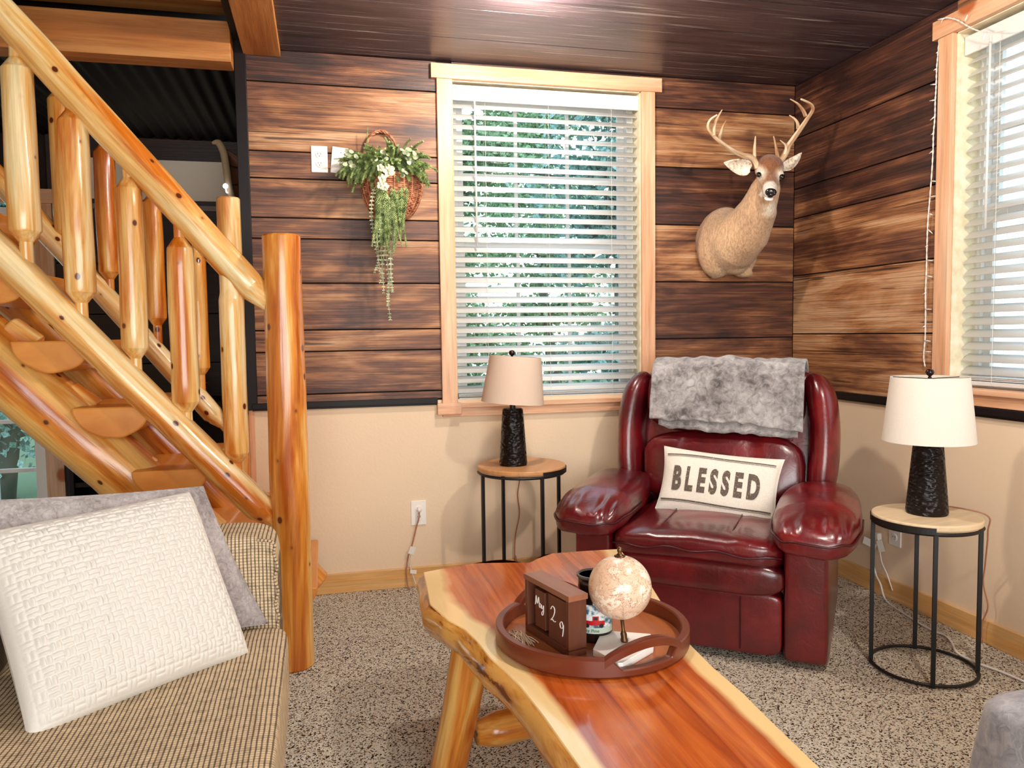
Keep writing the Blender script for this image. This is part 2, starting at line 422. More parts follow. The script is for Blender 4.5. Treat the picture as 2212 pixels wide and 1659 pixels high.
# back wall: plaster core with the window opening, board cladding, painted wainscot
wb = M()
wb.bar(WEND, W1[0], .012, .16, 0, H); wb.bar(W1[1], .15, .012, .16, 0, H); wb.bar(W1[0], W1[1], .012, .16, 0, W1[2]); wb.bar(W1[0], W1[1], .012, .16, W1[3], H)
wall_back = struct(wb.build('wall_back', plain('core_dark', (30, 16, 12), .9)))
pb = M(); pb.bar(WEND, 0, 0, .012, 0, RAILZ-.01); pb = struct(pb.build('wall_back_wainscot', 'paint'))
bk = M()
planks(bk, 'x', WEND, -1.79, [.885, .925, 1.118, 1.215, 1.425, 1.622, 1.713, 1.885, 2.003, 2.30, 2.44], [(-1.86, -1.79, .83, 2.5)], 0, .012, [.50, .30, .55, .35, .62, .60, .66, .5, .52, .42, .36, .55, .60, .5, .45, .72, .66, .9, .22, .2])
planks(bk, 'x', -.856, -.001, [.885, 1.15, 1.436, 1.720, 2.003, 2.29, 2.44], [], 0, .012, [.50, .30, .34, .4, .62, .3, .25, .2, .60, .5, .25, .2])
bk.bar(-1.79, -.856, 0, .012, 2.357, 2.44, .2)
struct(bk.build('wall_back_boards', 'barn_wood', bevel=.0018))
# right wall
wr = M()
wr.bar(.012, .16, YR, W2[0], 0, H); wr.bar(.012, .16, W2[1], .15, 0, H); wr.bar(.012, .16, W2[0], W2[1], 0, W2[2]); wr.bar(.012, .16, W2[0], W2[1], W2[3], H)
struct(wr.build('wall_right', 'core_dark'))
pr = M(); pr.bar(0, .012, YR, 0, 0, .86); struct(pr.build('wall_right_wainscot', 'paint'))
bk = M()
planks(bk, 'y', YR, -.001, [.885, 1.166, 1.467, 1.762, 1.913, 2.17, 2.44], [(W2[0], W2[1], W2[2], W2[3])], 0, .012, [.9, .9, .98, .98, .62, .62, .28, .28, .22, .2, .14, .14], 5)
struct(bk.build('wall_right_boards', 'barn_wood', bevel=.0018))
# ceiling of boards, open over the stairs
ce = M(); bw = .30; y = .012; i = 0
while y > YR:
    y1 = max(y-bw, YR)
    x0 = XL if y < -1.6 else -2.70
    o = len(ce.v); ce.bar(x0, .012, y1+.002, y-.002, H, H+.02, [.3, .42, .5, .36, .44][i % 5], (i*5.7, i*2.9, i*1.3))
    y = y1; i += 1
struct(ce.build('ceiling', 'barn_ceiling', bevel=.002))
cc = M(); cc.bar(-2.74, .16, YR, .16, H+.02, H+.06); cc.bar(XL, -2.74, YR, -1.6, H+.02, H+.06); struct(cc.build('ceiling_core', 'core_dark'))
# stairwell shaft going up to the loft
sh = M(); sh.bar(-2.74, -2.70, -1.6, 0, H+.06, 3.6); sh.bar(XL, -2.70, -1.64, -1.6, H+.06, 3.6); sh.bar(XL, -2.70, .25, .29, 2.358, 3.6); sh.bar(XL, -2.70, -1.64, .29, 3.6, 3.64); sh.bar(XL-.04, XL, -1.64, .29, H, 3.6)
struct(sh.build('wall_stairwell', 'barn_dark'))
# left wall and rear wall (rear with a wide opening added to let in fill light)
lw = M(); lw.bar(XL-.1, XL, YR, 1.4, 0, H); struct(lw.build('wall_left', 'paint'))
rw = M(); rw.bar(XL, -3.7, YR-.1, YR, 0, H); rw.bar(-.7, .15, YR-.1, YR, 0, H); rw.bar(-3.7, -.7, YR-.1, YR, 0, .5); rw.bar(-3.7, -.7, YR-.1, YR, 2.2, H)
struct(rw.build('wall_rear', 'paint'))
# black chair rail, black corner post, baseboards
rl = M()
for z0, z1, d in ((.866, .892, -.022), (.858, .868, -.014)): rl.bar(WEND, -1.885, d, 0, z0, z1); rl.bar(-.79, 0, d, 0, z0, z1)
struct(rl.build('trim_1', 'black_trim', bevel=.002))
rl = M()
for z0, z1, d in ((.862, .890, -.022), (.852, .864, -.014)): rl.bar(d, 0, YR, 0, z0, z1)
struct(rl.build('trim_2', 'black_trim', bevel=.002))
cp = M(); cp.bar(-2.738, -2.690, -.016, .17, .862, 2.62); struct(cp.build('trim_3', 'black_trim', bevel=.002))
cp = M(); cp.bar(-2.730, -2.705, -.006, .17, .0, .862); struct(cp.build('trim_4', 'pine', bevel=.002))
bb = M(); bb.bar(WEND, 0, -.014, 0, 0, .092); struct(bb.build('baseboard_back', 'baseboard_pine', bevel=.003))
bb = M(); bb.bar(-.014, 0, YR, -.014, 0, .090); struct(bb.build('baseboard_right', 'baseboard_pine', bevel=.003))
# pine boards round the stair opening
bm = M(); bm.bar(XL, -2.74, -.12, .0, 2.335, 2.50); struct(bm.build('trim_5', 'pine_beam', bevel=.003))
bm = M(); bm.bar(XL, -2.74, -.10, .05, 2.585, 2.70); struct(bm.build('trim_6', 'pine_beam', bevel=.003))
bm = M()
bm.bar(-2.700, -2.545, YR, -.002, 2.408, 2.438); struct(bm.build('trim_7', 'pine_beam', bevel=.003))

# windows -----------------------------------------------------------
def window(axis, a0, a1, z0, z1, depth, n, tops, name_w, apron):
    """axis 'x': back wall (looking +y); 'y': right wall (looking +x)"""
    def T(a, d, z): return (a, d, z) if axis == 'x' else (d, a, z)
    def bar(mm, p0, p1, d0, d1, q0, q1):
        A = T(p0, d0, q0); B = T(p1, d1, q1); mm.bar(min(A[0], B[0]), max(A[0], B[0]), min(A[1], B[1]), max(A[1], B[1]), q0, q1, goff=(random.random()*9, 0, 0))
    fr = M()   # vinyl outer frame
    for p0, p1, q0, q1 in ((a0, a0+.035, z0, z1), (a1-.035, a1, z0, z1), (a0+.035, a1-.035, z1-.035, z1), (a0+.035, a1-.035, z0, z0+.035)): bar(fr, p0, p1, depth-.01, depth+.05, q0, q1)
    w = fr.build(name_w, 'vinyl', bevel=.002); struct(w)
    zm = lerp(z0, z1, .50)
    for s, (q0, q1, dd) in enumerate(((zm-.02, z1-.035, .028), (z0+.035, zm+.02, .006))):
        sh = M()
        b0, b1 = a0+.035, a1-.035
        for r in ((b0, b0+.035, q0, q1), (b1-.035, b1, q0, q1), (b0+.035, b1-.035, q1-.035, q1), (b0+.035, b1-.035, q0, q0+.035)): bar(sh, r[0], r[1], depth+dd, depth+dd+.02, r[2], r[3])
        so = sh.build('sash', 'vinyl', w, bevel=.002)
        g = M(); bar(g, b0+.03, b1-.03, depth+dd+.008, depth+dd+.012, q0+.03, q1-.03); g.build('pane', 'glass', so)
        mu = M()
        for k in (1, 2): x = lerp(b0+.035, b1-.035, k/3); bar(mu, x-.008, x+.008, depth+dd+.004, depth+dd+.016, q0+.03, q1-.03)
        zz = (q0+q1)/2; bar(mu, b0+.03, b1-.03, depth+dd+.005, depth+dd+.015, zz-.008, zz+.008)
        mu.build('muntins', 'vinyl', so)
    jb = M()   # reveal lining
    for p0, p1, q0, q1 in ((a0-.001, a0+.004, z0, z1), (a1-.004, a1+.001, z0, z1), (a0, a1, z1-.004, z1)): bar(jb, p0, p1, 0, depth, q0, q1)
    jb.build('jamb_lining', 'jamb', w)
    return w
w1 = window('x', W1[0], W1[1], W1[2], W1[3], .10, 0, 0, 'window_1', 0)
w2 = window('y', W2[0], W2[1], W2[2], W2[3], .115, 0, 0, 'window_2', 0)
# casings, back window
for nm, r in (('casing', (-1.862, -1.790, -.020, 0, .862, 2.357)), ('casing', (-.856, -.786, -.020, 0, .862, 2.357)), ('head_casing', (-1.888, -.752, -.026, 0, 2.357, 2.423)), ('apron', (-1.862, -.786, -.018, 0, .800, .842))):
    b_ = M(); b_.bar(*r, goff=(random.random()*9, random.random(), 0)); b_.build(nm, 'pine', w1, bevel=.002)
b_ = M(); b_.bar(-1.79, -.856, -.03, .10, .842, .862); b_.bar(-1.888, -1.775, -.034, 0, .812, .866); b_.build('sill', 'pine', w1, bevel=.002)
for nm, r in (('casing', (-.020, 0, -1.056, -.986, .945, 2.318)), ('casing', (-.020, 0, -2.09, -2.02, .945, 2.318)), ('head_casing', (-.026, 0, -2.12, -.958, 2.318, 2.39)), ('apron', (-.018, 0, -2.09, -.99, .892, .945))):
    b_ = M(); b_.bar(*r, goff=(random.random()*9, random.random(), 0)); b_.build(nm, 'pine', w2, bevel=.002)
b_ = M(); b_.bar(-.032, .115, -2.03, -1.04, .935, .955); b_.build('sill', 'pine', w2, bevel=.002)

# blinds ------------------------------------------------------------
def blind(axis, a0, a1, ztop, zbot, d, pitch, wand_a, label, cords):
    def T(a, dd, z): return (a, dd, z) if axis == 'x' else (dd, a, z)
    mid = (a0+a1)/2
    t = thing('venetian_blind', label, 'blind', T(mid, d, zbot), group=None)
    def bx(p0, p1, d0, d1, q0, q1):
        mm = M(); A = T(p0, d0, q0); B = T(p1, d1, q1); mm.bar(min(A[0], B[0]), max(A[0], B[0]), min(A[1], B[1]), max(A[1], B[1]), q0, q1); return mm
    bx(a0, a1, d-.034, d-.024, ztop-.070, ztop).build('valance', 'blind', t, bevel=.003)
    bx(a0+.01, a1-.01, d-.022, d+.024, ztop-.050, ztop-.004).build('head_rail', 'vinyl', t, bevel=.002)
    bx(a0+.01, a1-.01, d-.024, d+.024, zbot, zbot+.016).build('bottom_rail', 'blind', t, bevel=.003)
    n = int((ztop-.085-zbot-.03)/pitch)+1
    first = None
    for k in range(n+1):
        z = ztop-.088-k*pitch
        if z < zbot+.03: break
        if first is None:
            mm = M(); ang = math.radians(37)
            def sl(u, v):
                s = (v-.5)*.050; cr = .0022*(1-(2*v-1)**2)
                return T(lerp(a0+.006, a1-.006, u), d+s*math.cos(ang)-cr*math.sin(ang), z+s*math.sin(ang)+cr*math.cos(ang))
            mm.grid(sl, 2, 7); first = mm.build('slat', 'blind', t, smooth=True, solid=.0026); last = first
        else:
            c = first.copy(); C.objects.link(c); c.parent = t; c.location = (0, 0, -k*pitch)
    for q in range(3):                      # slats stacked on the bottom rail
        mm = M(); zz = zbot+.021+q*.0052
        A = T(a0+.008, d-.024, zz); B = T(a1-.008, d+.024, zz+.0026); mm.bar(min(A[0], B[0]), max(A[0], B[0]), min(A[1], B[1]), max(A[1], B[1]), zz, zz+.0028); mm.build('slat', 'blind', t)
    for a in cords:
        mm = M(); mm.tube([T(a, d-.026, ztop-.05), T(a, d-.026, zbot+.01)], .0007, 5); mm.tube([T(a, d+.026, ztop-.05), T(a, d+.026, zbot+.01)], .0007, 5)
        z = ztop-.1
        while z > zbot+.04:
            mm.tube([T(a, d-.026, z-.017), T(a, d+.026, z+.013)], .0005, 4); z -= pitch
        mm.build('ladder_cord', 'cord_white', t)
    mm = M(); mm.tube([T(wand_a, d-.040, ztop-.062), T(wand_a+.002, d-.040, ztop-.062-.68)], .0045, 8); mm.tube([T(wand_a, d-.040, ztop-.04), T(wand_a, d-.040, ztop-.062)], .002, 6); mm.build('tilt_wand', 'blind', t, smooth=True)
    return t
blind('x', -1.786, -.860, 2.343, .868, .045, .0476, -1.682, 'white slatted blind hanging in the window behind the tan lamp', (-1.63, -1.32, -1.00))
blind('y', -2.015, -1.064, 2.300, .965, .062, .0476, -1.19, 'white slatted blind hanging in the window at the right edge, over the white lamp', (-1.22, -1.54, -1.85))

# outlets -----------------------------------------------------------
def outlet(name, label, c, axis='x', tilt=0.0, blank=False, group=None, w=.071, h=.116):
    rz = 0 if axis == 'x' else -PI/2
    t = thing(name, label, 'outlet' if not blank else 'wall plate', c, 0, group, local=True)
    t.rotation_euler = (0, tilt, rz)
    mm = M(); mm.box((0, -.003, 0), (w, .006, h)); mm.build('cover_plate', 'plate', t, bevel=.002)
    if not blank:
        for s in (-1, 1):
            mm = M(); mm.lathe([(.0, 0), (.0165, 0), (.0155, .003), (0, .003)], 24, (0, -.006, s*.020), Matrix.Rotation(PI/2, 3, 'X')); rc = mm.build('receptacle', 'plate', t)
            mm = M(); mm.box((-.006, -.0095, s*.020+.003), (.0016, .001, .007)); mm.box((.006, -.0095, s*.020+.003), (.0016, .001, .007)); mm.lathe([(.0, 0), (.0022, 0), (0, .001)], 10, (0, -.009, s*.020-.007), Matrix.Rotation(PI/2, 3, 'X')); mm.build('slots', 'slot', rc)
    else:
        for z in (.035, -.012): mm = M(); mm.lathe([(0, 0), (.003, 0), (.0022, .0015), (0, .0015)], 10, (.004, -.006, z), Matrix.Rotation(PI/2, 3, 'X')); mm.build('screw', 'nail', t)
    return t
outlet('wall_outlet', 'white double outlet cover on the dark boards, left of the hanging basket', (-2.392, -.0, 1.974))
outlet('wall_plate', 'crooked white cover plate half hidden by the basket greenery', (-2.305, -.0, 1.972), tilt=.10, blank=True)
outlet('wall_outlet', 'white outlet low on the beige wall with a cord plugged in', (-1.984, -.0, .350))
outlet('wall_outlet', 'white outlet on the right wall seen under the side table top', (-.0, -.78, .300), 'y')
# ------------------------------------------------------------------ log staircase (one built-in flight)
YF, YB = -.775, -.03
stair = thing('log_staircase', 'rustic peeled-log staircase with round log rails rising to the left', 'staircase', (-2.53, -.42, 0))
def log(name, p0, p1, r0, r1, mat='log', parent=stair, t0=None, t1=None, seed=0, n=26, taper=.045):
    """a peeled log; t0 / t1 = (shoulder length, tenon radius, tenon length) turned at that end"""
    p0, p1 = Vector(p0), Vector(p1); d = (p1-p0); L = d.length; d.normalize()
    st = []
    if t0: st += [(-t0[2]-t0[0], t0[1]), (-t0[0], t0[1]), (0, r0*.97)]
    else: st += [(0, r0*.93)]
    st += [(.006, r0)]
    k = max(3, int(L/.06))
    for i in range(1, k): st.append((L*i/k, lerp(r0, r1, i/k)))
    st += [(L-.006, r1)]
    if t1: st += [(L, r1*.97), (L+t1[0], t1[1]), (L+t1[0]+t1[2], t1[1])]
    else: st += [(L, r1*.93)]
    mm = M(); mm.tube([p0+d*s for s, _ in st], [r for _, r in st], n, wob=.07, seed=seed)
    # smooth shading with hard shoulders
    return mm.build(name, mat, parent, smooth=True, bevel=0)
def front(u, v): return at(u, v, y=YF)
def back(u, v): return at(u, v, y=YB)
# newels
nb = front(642, 1425); nt_ = front(608, 508)
log('newel_post', (nt_.x, YF, 0), (nt_.x, YF, nt_.z), .068, .066, 'log_amber', seed=1, n=32)
rb_ = back(493, 428); log('newel_post', (rb_.x, YB-.0, 0), (rb_.x, YB, rb_.z), .051, .050, 'log', seed=2)
# handrails and lower rails
def rail(name, a, b, r, fn, mat, seed, ext, ten):
    A, B = fn(*a), fn(*b); d = (A-B).normalized(); A = A+d*ext
    return log(name, A, B, r*1.05, r, mat, seed=seed, t1=(ten, r*.42, .06))
rail('handrail', (0, 25), (545, 622), .052, front, 'log', 3, .55, .085)
rail('lower_rail', (0, 548), (562, 1098), .052, front, 'log', 4, .55, .07)
rail('lower_rail', (78, 476), (462, 897), .044, back, 'log', 5, .7, .06)
ra, rb2 = back(78, 476), back(462, 897); up = .60
B = back(462, 534); A = back(100, 138); A = B+(A-B)*1.75; log('handrail', A, B, .046, .044, 'log', seed=6, t1=(.06, .02, .04))
# front balusters: u centre, top of body, bottom of body, width px, tenon ends
for i, (u0, u1, v0, v1, wpx, tt, tb) in enumerate(((43, 48, 150, 500, 62, 60, 575), (163, 168, 262, 632, 60, 200, 700), (283, 288, 408, 752, 54, 330, 815), (393, 398, 536, 868, 56, 470, 925), (504, 507, 645, 978, 52, 590, 1040))):
    a = front(u1, v1); b = front(u0, v0); r = wpx/2/FPX*2.64
    x = (a.x+b.x)/2; e0 = front(u1, tb).z; e1 = front(u0, tt).z
    log('baluster', (x, YF, a.z), (x, YF, b.z), r*1.02, r*.97, 'log', seed=10+i, t0=(.035, r*.42, max(.02, a.z-.035-e0)), t1=(.035, r*(.42 if i < 4 else .8), max(.02, e1-b.z-.035)))
for i, (u, v0, v1, wpx, tb) in enumerate(((131, 215, 500, 40, 545), (229, 330, 588, 42, 650), (333, 438, 688, 40, 760), (428, 560, 795, 40, 870))):
    a = back(u+2, v1); b = back(u, v0); r = wpx/2/FPX*3.28; x = (a.x+b.x)/2
    log('baluster', (x, YB, a.z), (x, YB, b.z), r, r, 'log_amber', seed=20+i, t0=(.03, r*.45, max(.02, a.z-.03-back(u, tb).z)), t1=(.03, r*.45, .10))
# stringers
def stringer(y, seed):
    a = at(20, 800, y=-.6); b = at(285, 1035, y=-.6)
    d = (b-a).normalized(); A = a-d*.75; B = a+d*((a.z-.10)/-d.z)
    A.y = B.y = y
    return log('stringer', A, B, .118, .105, 'log_amber', seed=seed, n=30)
stringer(-.60, 31)
A = Vector((-3.95, -.22, 1.86)); log('stringer', A, (-2.47, -.26, .115), .115, .085, 'log_amber', seed=32, n=30)
# treads: split half logs, flat side up
m = Mt('tread_plain', .4); m.col(m.ramp(m.noise(m.vec('gr', (1.2, 5, 9)), 1, 4, .55, .4), [(.3, (196, 116, 38)), (.7, (226, 152, 66))])); m.set('Coat Weight', .25); MAT['tread_plain'] = m.m
TR = [(-3.745, 1.640), (-3.568, 1.412), (-3.402, 1.184), (-3.227, .956), (-3.052, .730), (-2.872, .502), (-2.69, .272)]
for i, (x0, z) in enumerate(TR):
    mm = M(); cx, a, b = x0+.122, .124, .108; y0, y1 = -.745, -.06
    n = 22
    prof = [(cx-a, z)]+[(cx-a*math.cos(PI*k/n), z-b*math.sin(PI*k/n)) for k in range(1, n)]+[(cx+a, z)]
    vs = []; gs = []; ny = 12
    for j in range(ny):
        y = lerp(y0, y1, j/(ny-1))
        for k, (px, pz) in enumerate(prof):
            w = 1+.05*noise.noise(Vector((k*.35, y*4, i*3.3))) if 0 < k < n else 1
            q = (cx+(px-cx)*w, y, z+(pz-z)*w); vs.append(q); gs.append((y+i*2.3, q[0], q[2]))
    k = len(prof); fs = []
    for j in range(ny-1):
        for q in range(k-1): fs.append((j*k+q, j*k+q+1, (j+1)*k+q+1, (j+1)*k+q))
        fs.append((j*k+k-1, j*k, (j+1)*k, (j+1)*k+k-1))
    fs.append(tuple(reversed(range(k)))); fs.append(tuple((ny-1)*k+q for q in range(k)))
    mm.add(vs, fs, gs); mm.build('tread', 'tread_plain', stair, bevel=.006, smooth=False)
# short blocks left standing on the stringer behind each tread
for i, (x0, z) in enumerate(TR[1:6]):
    for y in (-.60, -.20):
        w0, w1 = at(146, 848, y=-.6), at(203, 886, y=-.6); sx_, sz_ = x0+3.227, z-.956
        log('riser_block', (w0.x+sx_, y, w0.z+sz_), (w1.x+sx_, y, w1.z+sz_), .048, .046, 'log', seed=50+i, n=20)
for o in stair.children:
    if not o.name.startswith('tread'):
        m_ = o.modifiers.new('wn', 'EDGE_SPLIT'); m_.split_angle = math.radians(19)

# ------------------------------------------------------------------ the room behind the stairs
YK = 1.30
kw = M()
planks_k = M()
for i, (z0, z1) in enumerate(((0, .18), (.18, .46), (.46, .75), (.75, 1.04), (1.04, 1.33), (1.33, 1.62), (1.62, 1.93), (1.93, 2.34))):
    planks_k.bar(-3.88, -2.6, YK, YK+.02, z0+.002, z1-.002, .3+.1*(i % 3), (i*3.1, i, 0))
struct(planks_k.build('wall_kitchen_boards', 'barn_dark', bevel=.002))
kw.bar(-3.88, -2.6, YK+.02, YK+.1, 0, 2.4); kw.bar(XL, -3.88, YK+.02, YK+.1, 2.02, 2.4); kw.bar(-2.74, -2.70, .16, YK+.1, 0, 2.4)
struct(kw.build('wall_kitchen', 'core_dark'))
cg = M()      # dark corrugated metal ceiling, ribs running away from the camera
def cor(u, v): x = lerp(XL, -2.70, u); return (x, lerp(-.0, YK+.02, v), 2.343+.007*math.sin(x*2*PI/.068))
cg.grid(cor, 420, 2); plain('corrugated', (9, 7, 9), .5, .3)
struct(cg.build('ceiling_kitchen', 'corrugated', smooth=True))
bnd = M(); bnd.bar(-3.66, -2.72, YK-.012, YK, 1.985, 2.215); plain('band', (246, 232, 216), .6); struct(bnd.build('trim_8', 'band', bevel=.003))
bnd = M(); bnd.bar(-3.66, -2.72, YK-.035, YK, 1.925, 1.955); plain('greyband', (132, 120, 112), .5); struct(bnd.build('trim_9', 'greyband', bevel=.002))
# patio door with a grid of panes
dr = M(); X0, X1 = -4.95, -3.95
for p in ((X0, X0+.10, .02, 1.93), (X1-.07, X1, .02, 1.93), (X0, X1, 1.85, 1.93), (X0, X1, .02, .16)): dr.bar(p[0], p[1], YK+.02, YK+.06, p[2], p[3])
d1 = struct(dr.build('door_1', 'vinyl', bevel=.003))
mu = M()
for k in range(1, 4): x = lerp(X0+.1, X1-.07, k/4); mu.bar(x-.011, x+.011, YK+.028, YK+.052, .16, 1.85)
for k in range(1, 6): z = lerp(.16, 1.85, k/6); mu.bar(X0+.1, X1-.07, YK+.029, YK+.051, z-.011, z+.011)
mu.build('muntins', 'vinyl', d1)
g = M(); g.bar(X0+.1, X1-.07, YK+.038, YK+.042, .16, 1.85); g.build('pane', 'glass', d1)
c_ = M(); c_.bar(-3.955, -3.86, YK-.02, YK+.02, 0, 1.95); c_.build('casing', 'pine', d1, bevel=.003)
c_ = M(); c_.bar(XL, -3.84, YK-.024, YK+.02, 1.95, 2.03); c_.build('head_casing', 'pine', d1, bevel=.003)

# black shelf unit with baskets behind the stairs
t = thing('shelf_unit', 'low black shelf unit standing behind the log stairs', 'shelf', (-3.2, 1.08, 0))
mm = M(); mm.bar(-3.72, -2.78, .88, 1.28, .80, .84); mm.build('top', 'black_trim', t, bevel=.003)
for z in (.05, .40): mm = M(); mm.bar(-3.70, -2.80, .90, 1.28, z, z+.025); mm.build('shelf', 'black_trim', t)
for x in (-3.72, -3.25, -2.80): mm = M(); mm.bar(x, x+.02, .88, 1.28, 0, .80); mm.build('side_panel', 'black_trim', t)
m = Mt('wicker', .8); vv_ = m.vec('obj', (1, 1, 1), False)
m.col(m.ramp(m.n('TexVoronoi', i_Vector=vv_, i_Scale=70.0).outputs['Distance'], [(.1, (226, 208, 186)), (.5, (96, 70, 56))])); MAT['wicker'] = m.m
m = Mt('wicker_brown', .8); m.col(m.ramp(m.n('TexVoronoi', i_Vector=m.vec('obj', (1, 1, 2.2), False), i_Scale=70.0).outputs['Distance'], [(.1, (170, 128, 92)), (.5, (70, 42, 28))])); MAT['wicker_brown'] = m.m
def basket(c, w, d, h, mat, label):
    mm = M()
    def f(u, v):
        a = 2*PI*u; e = .35
        s = lerp(.88, 1.0, v); cx = math.copysign(abs(math.cos(a))**e, math.cos(a)); sy = math.copysign(abs(math.sin(a))**e, math.sin(a))
        bump = .004*math.sin(v*h/.012*PI+PI*round(u*40))
        return (c[0]+(w/2*s+bump)*cx, c[1]+(d/2*s+bump)*sy, c[2]+h*v)
    mm.grid(f, 80, 26, cu=True); mm.box((c[0], c[1], c[2]+.006), (w*.84, d*.84, .008))
    o = mm.build('wicker_basket', mat, smooth=True, solid=.006); tag(o, label, 'basket'); return o
basket((-3.36, 1.02, .426), .34, .26, .21, 'wicker', 'grey and white wicker basket on the black shelf behind the stairs')
basket((-3.02, 1.02, .076), .34, .26, .22, 'wicker_brown', 'brown wicker basket low on the black shelf behind the stairs')
plain('tin_red', (170, 24, 30), .35)
mm = M(); mm.lathe([(0, 0), (.05, 0), (.052, .01), (.052, .10), (.045, .115), (.02, .12), (0, .12)], 28, (-2.90, .99, .426)); o = mm.build('round_tin', 'tin_red', smooth=False, bevel=.003); tag(o, 'small red round tin on the black shelf, seen through the stair balusters', 'tin')
# twisted garland hanging by the far wall
mm = M(); pts = [(at(437, 775, y=1.0)+Vector((.012*math.sin(k*.9), .01*math.cos(k*.9), -k*.0085))) for k in range(26)]
mm.tube(pts, [.010+.006*math.sin(k*1.3) for k in range(26)], 8); o = mm.build('rope_garland', 'wicker', smooth=True); tag(o, 'grey twisted rope hanging behind the stairs above the red tin', 'rope')
# curved canoe-shaped ornament beside the black post
plain('bark', (168, 142, 108), .7); plain('bark_brown', (112, 66, 44), .6)
cn = thing('canoe_ornament', 'bark-edged brown canoe-shaped ornament behind the black corner post', 'ornament', tuple(at(500, 440, y=.55)))
p = [at(u, v, y=.50) for u, v in ((458, 309), (472, 309), (483, 330), (489, 365), (494, 400), (502, 432), (515, 470))]
mm = M(); mm.tube(smooth_path(p, 6), [.006+.012*min(1, i/6) for i in range(len(smooth_path(p, 6)))], 10); mm.build('rim', 'bark', cn, smooth=True)
q = [at(u, v, y=.58) for u, v in ((487, 322), (520, 345), (552, 400), (560, 470))]
pa, pb_ = smooth_path([p[2], p[3], p[4], p[5], p[6]], 4), smooth_path([q[0], q[1], q[2], q[3]], 4)
mm = M(); n_ = min(len(pa), len(pb_)); mm.grid(lambda u, v: tuple(pa[int(round(u*(n_-1)))].lerp(pb_[int(round(u*(n_-1)))], v)+Vector((0, .04*math.sin(PI*v), 0))), n_, 8); mm.build('hull', 'bark_brown', cn, smooth=True, solid=.006)
mm = M(); mm.tube([pa[3].lerp(pb_[3], 0)+Vector((0, -.006, 0)), pa[3].lerp(pb_[6], 1)], .003, 6); mm.tube([pa[8], pa[8].lerp(pb_[8], .9)+Vector((0, -.01, .01))], .003, 6); mm.build('lashing', 'slot', cn)
b = bpy.data.materials.new('led'); b.use_nodes = True; e_ = b.node_tree.nodes['Principled BSDF']; e_.inputs['Emission Color'].default_value = (.75, .8, 1, 1); e_.inputs['Emission Strength'].default_value = 4; MAT['led'] = b
mm = M(); mm.lathe([(0, -.014), (.010, -.008), (.013, 0), (.010, .008), (0, .014)], 14, at(487, 402, y=.46)); mm.tube([at(487, 400, y=.46), at(489, 415, y=.46), at(492, 417, y=.5)], .003, 6); o = mm.build('small_light', 'led', smooth=True); tag(o, 'tiny glowing white bulb beside the canoe-shaped ornament', 'light')
# ------------------------------------------------------------------ recliner (own frame: x to the picture's right, y to its back)
RC = (-1.128+.035*.783, -1.032-.035*.622, 0.0)
RA = math.radians(-38.5)
rc = thing('recliner', 'burgundy leather recliner armchair in the corner between the two round tables', 'armchair', RC, RA, local=True)
def wrinkle(p, a=.004, s=9.0, sd=0.0):
    v = Vector((p.x*s+sd, p.y*s, p.z*s)); return p*(1+a/.1*(noise.noise(v)*.6+noise.noise(v*2.3)*.3))
def cushion(name, c, h, e1, e2, R=None, a=.004, fn=None, sd=0, parent=rc, nu=44, nv=64):
    def g(p):
        q = Vector(p)
        if fn: q = fn(q)
        return wrinkle(q, a, 8, sd)
    mm = M(); mm.puff(c, h, e1, e2, R, nu, nv, g); return mm.build(name, 'leather', parent, smooth=True)
# side panels under the arms
for s in (-1, 1):
    cushion('arm_panel', (s*.388, .42, .245), (.078, .43, .232), .12, .16, a=.0008, sd=s)
    mm = M(); mm.tube([(s*.388-s*.062, .0, .03), (s*.388-s*.066, -.004, .25), (s*.388-s*.060, .0, .46)], .004, 6); mm.build('seam', 'leather_seam', rc)
cushion('back_panel', (0, .80, .40), (.40, .06, .36), .15, .2, a=.001)
cushion('footrest', (-.0, .04, .145), (.312, .055, .115), .22, .18, a=.0012, sd=4)
mm = M(); mm.tube([(.17, -.0165, .05), (.17, -.018, .145), (.17, -.0165, .24)], .003, 6); mm.build('seam', 'leather_seam', rc)
cushion('leg_rest_roll', (0, .05, .305), (.314, .085, .066), .55, .3, a=.004, sd=7)
def seat_fn(p):
    p.z += .02*(1-(p.x/.33)**2)
    for xs in (-.13, .13): p.z -= .007*math.exp(-((p.x-xs)/.012)**2) if p.z > 0 else 0
    return p
cushion('seat_cushion', (0, .30, .385), (.318, .345, .062), .45, .28, a=.0035, fn=seat_fn, sd=9, nu=60, nv=140)
for xs in (-.13, .13):
    mm = M(); mm.tube([(xs, -.030, .41), (xs, .0, .440), (xs, .10, .459), (xs, .3, .464)], .0022, 6); mm.build('seam', 'leather_seam', rc)
mm = M(); mm.tube([(-.308+.616*k/24, -.052+.035*abs(2*k/24-1)**6, .387+.006*math.sin(k*.9)+.012*(1-(k/12-1)**2)) for k in range(25)], .0045, 8); mm.build('piping', 'leather_seam', rc, smooth=True)
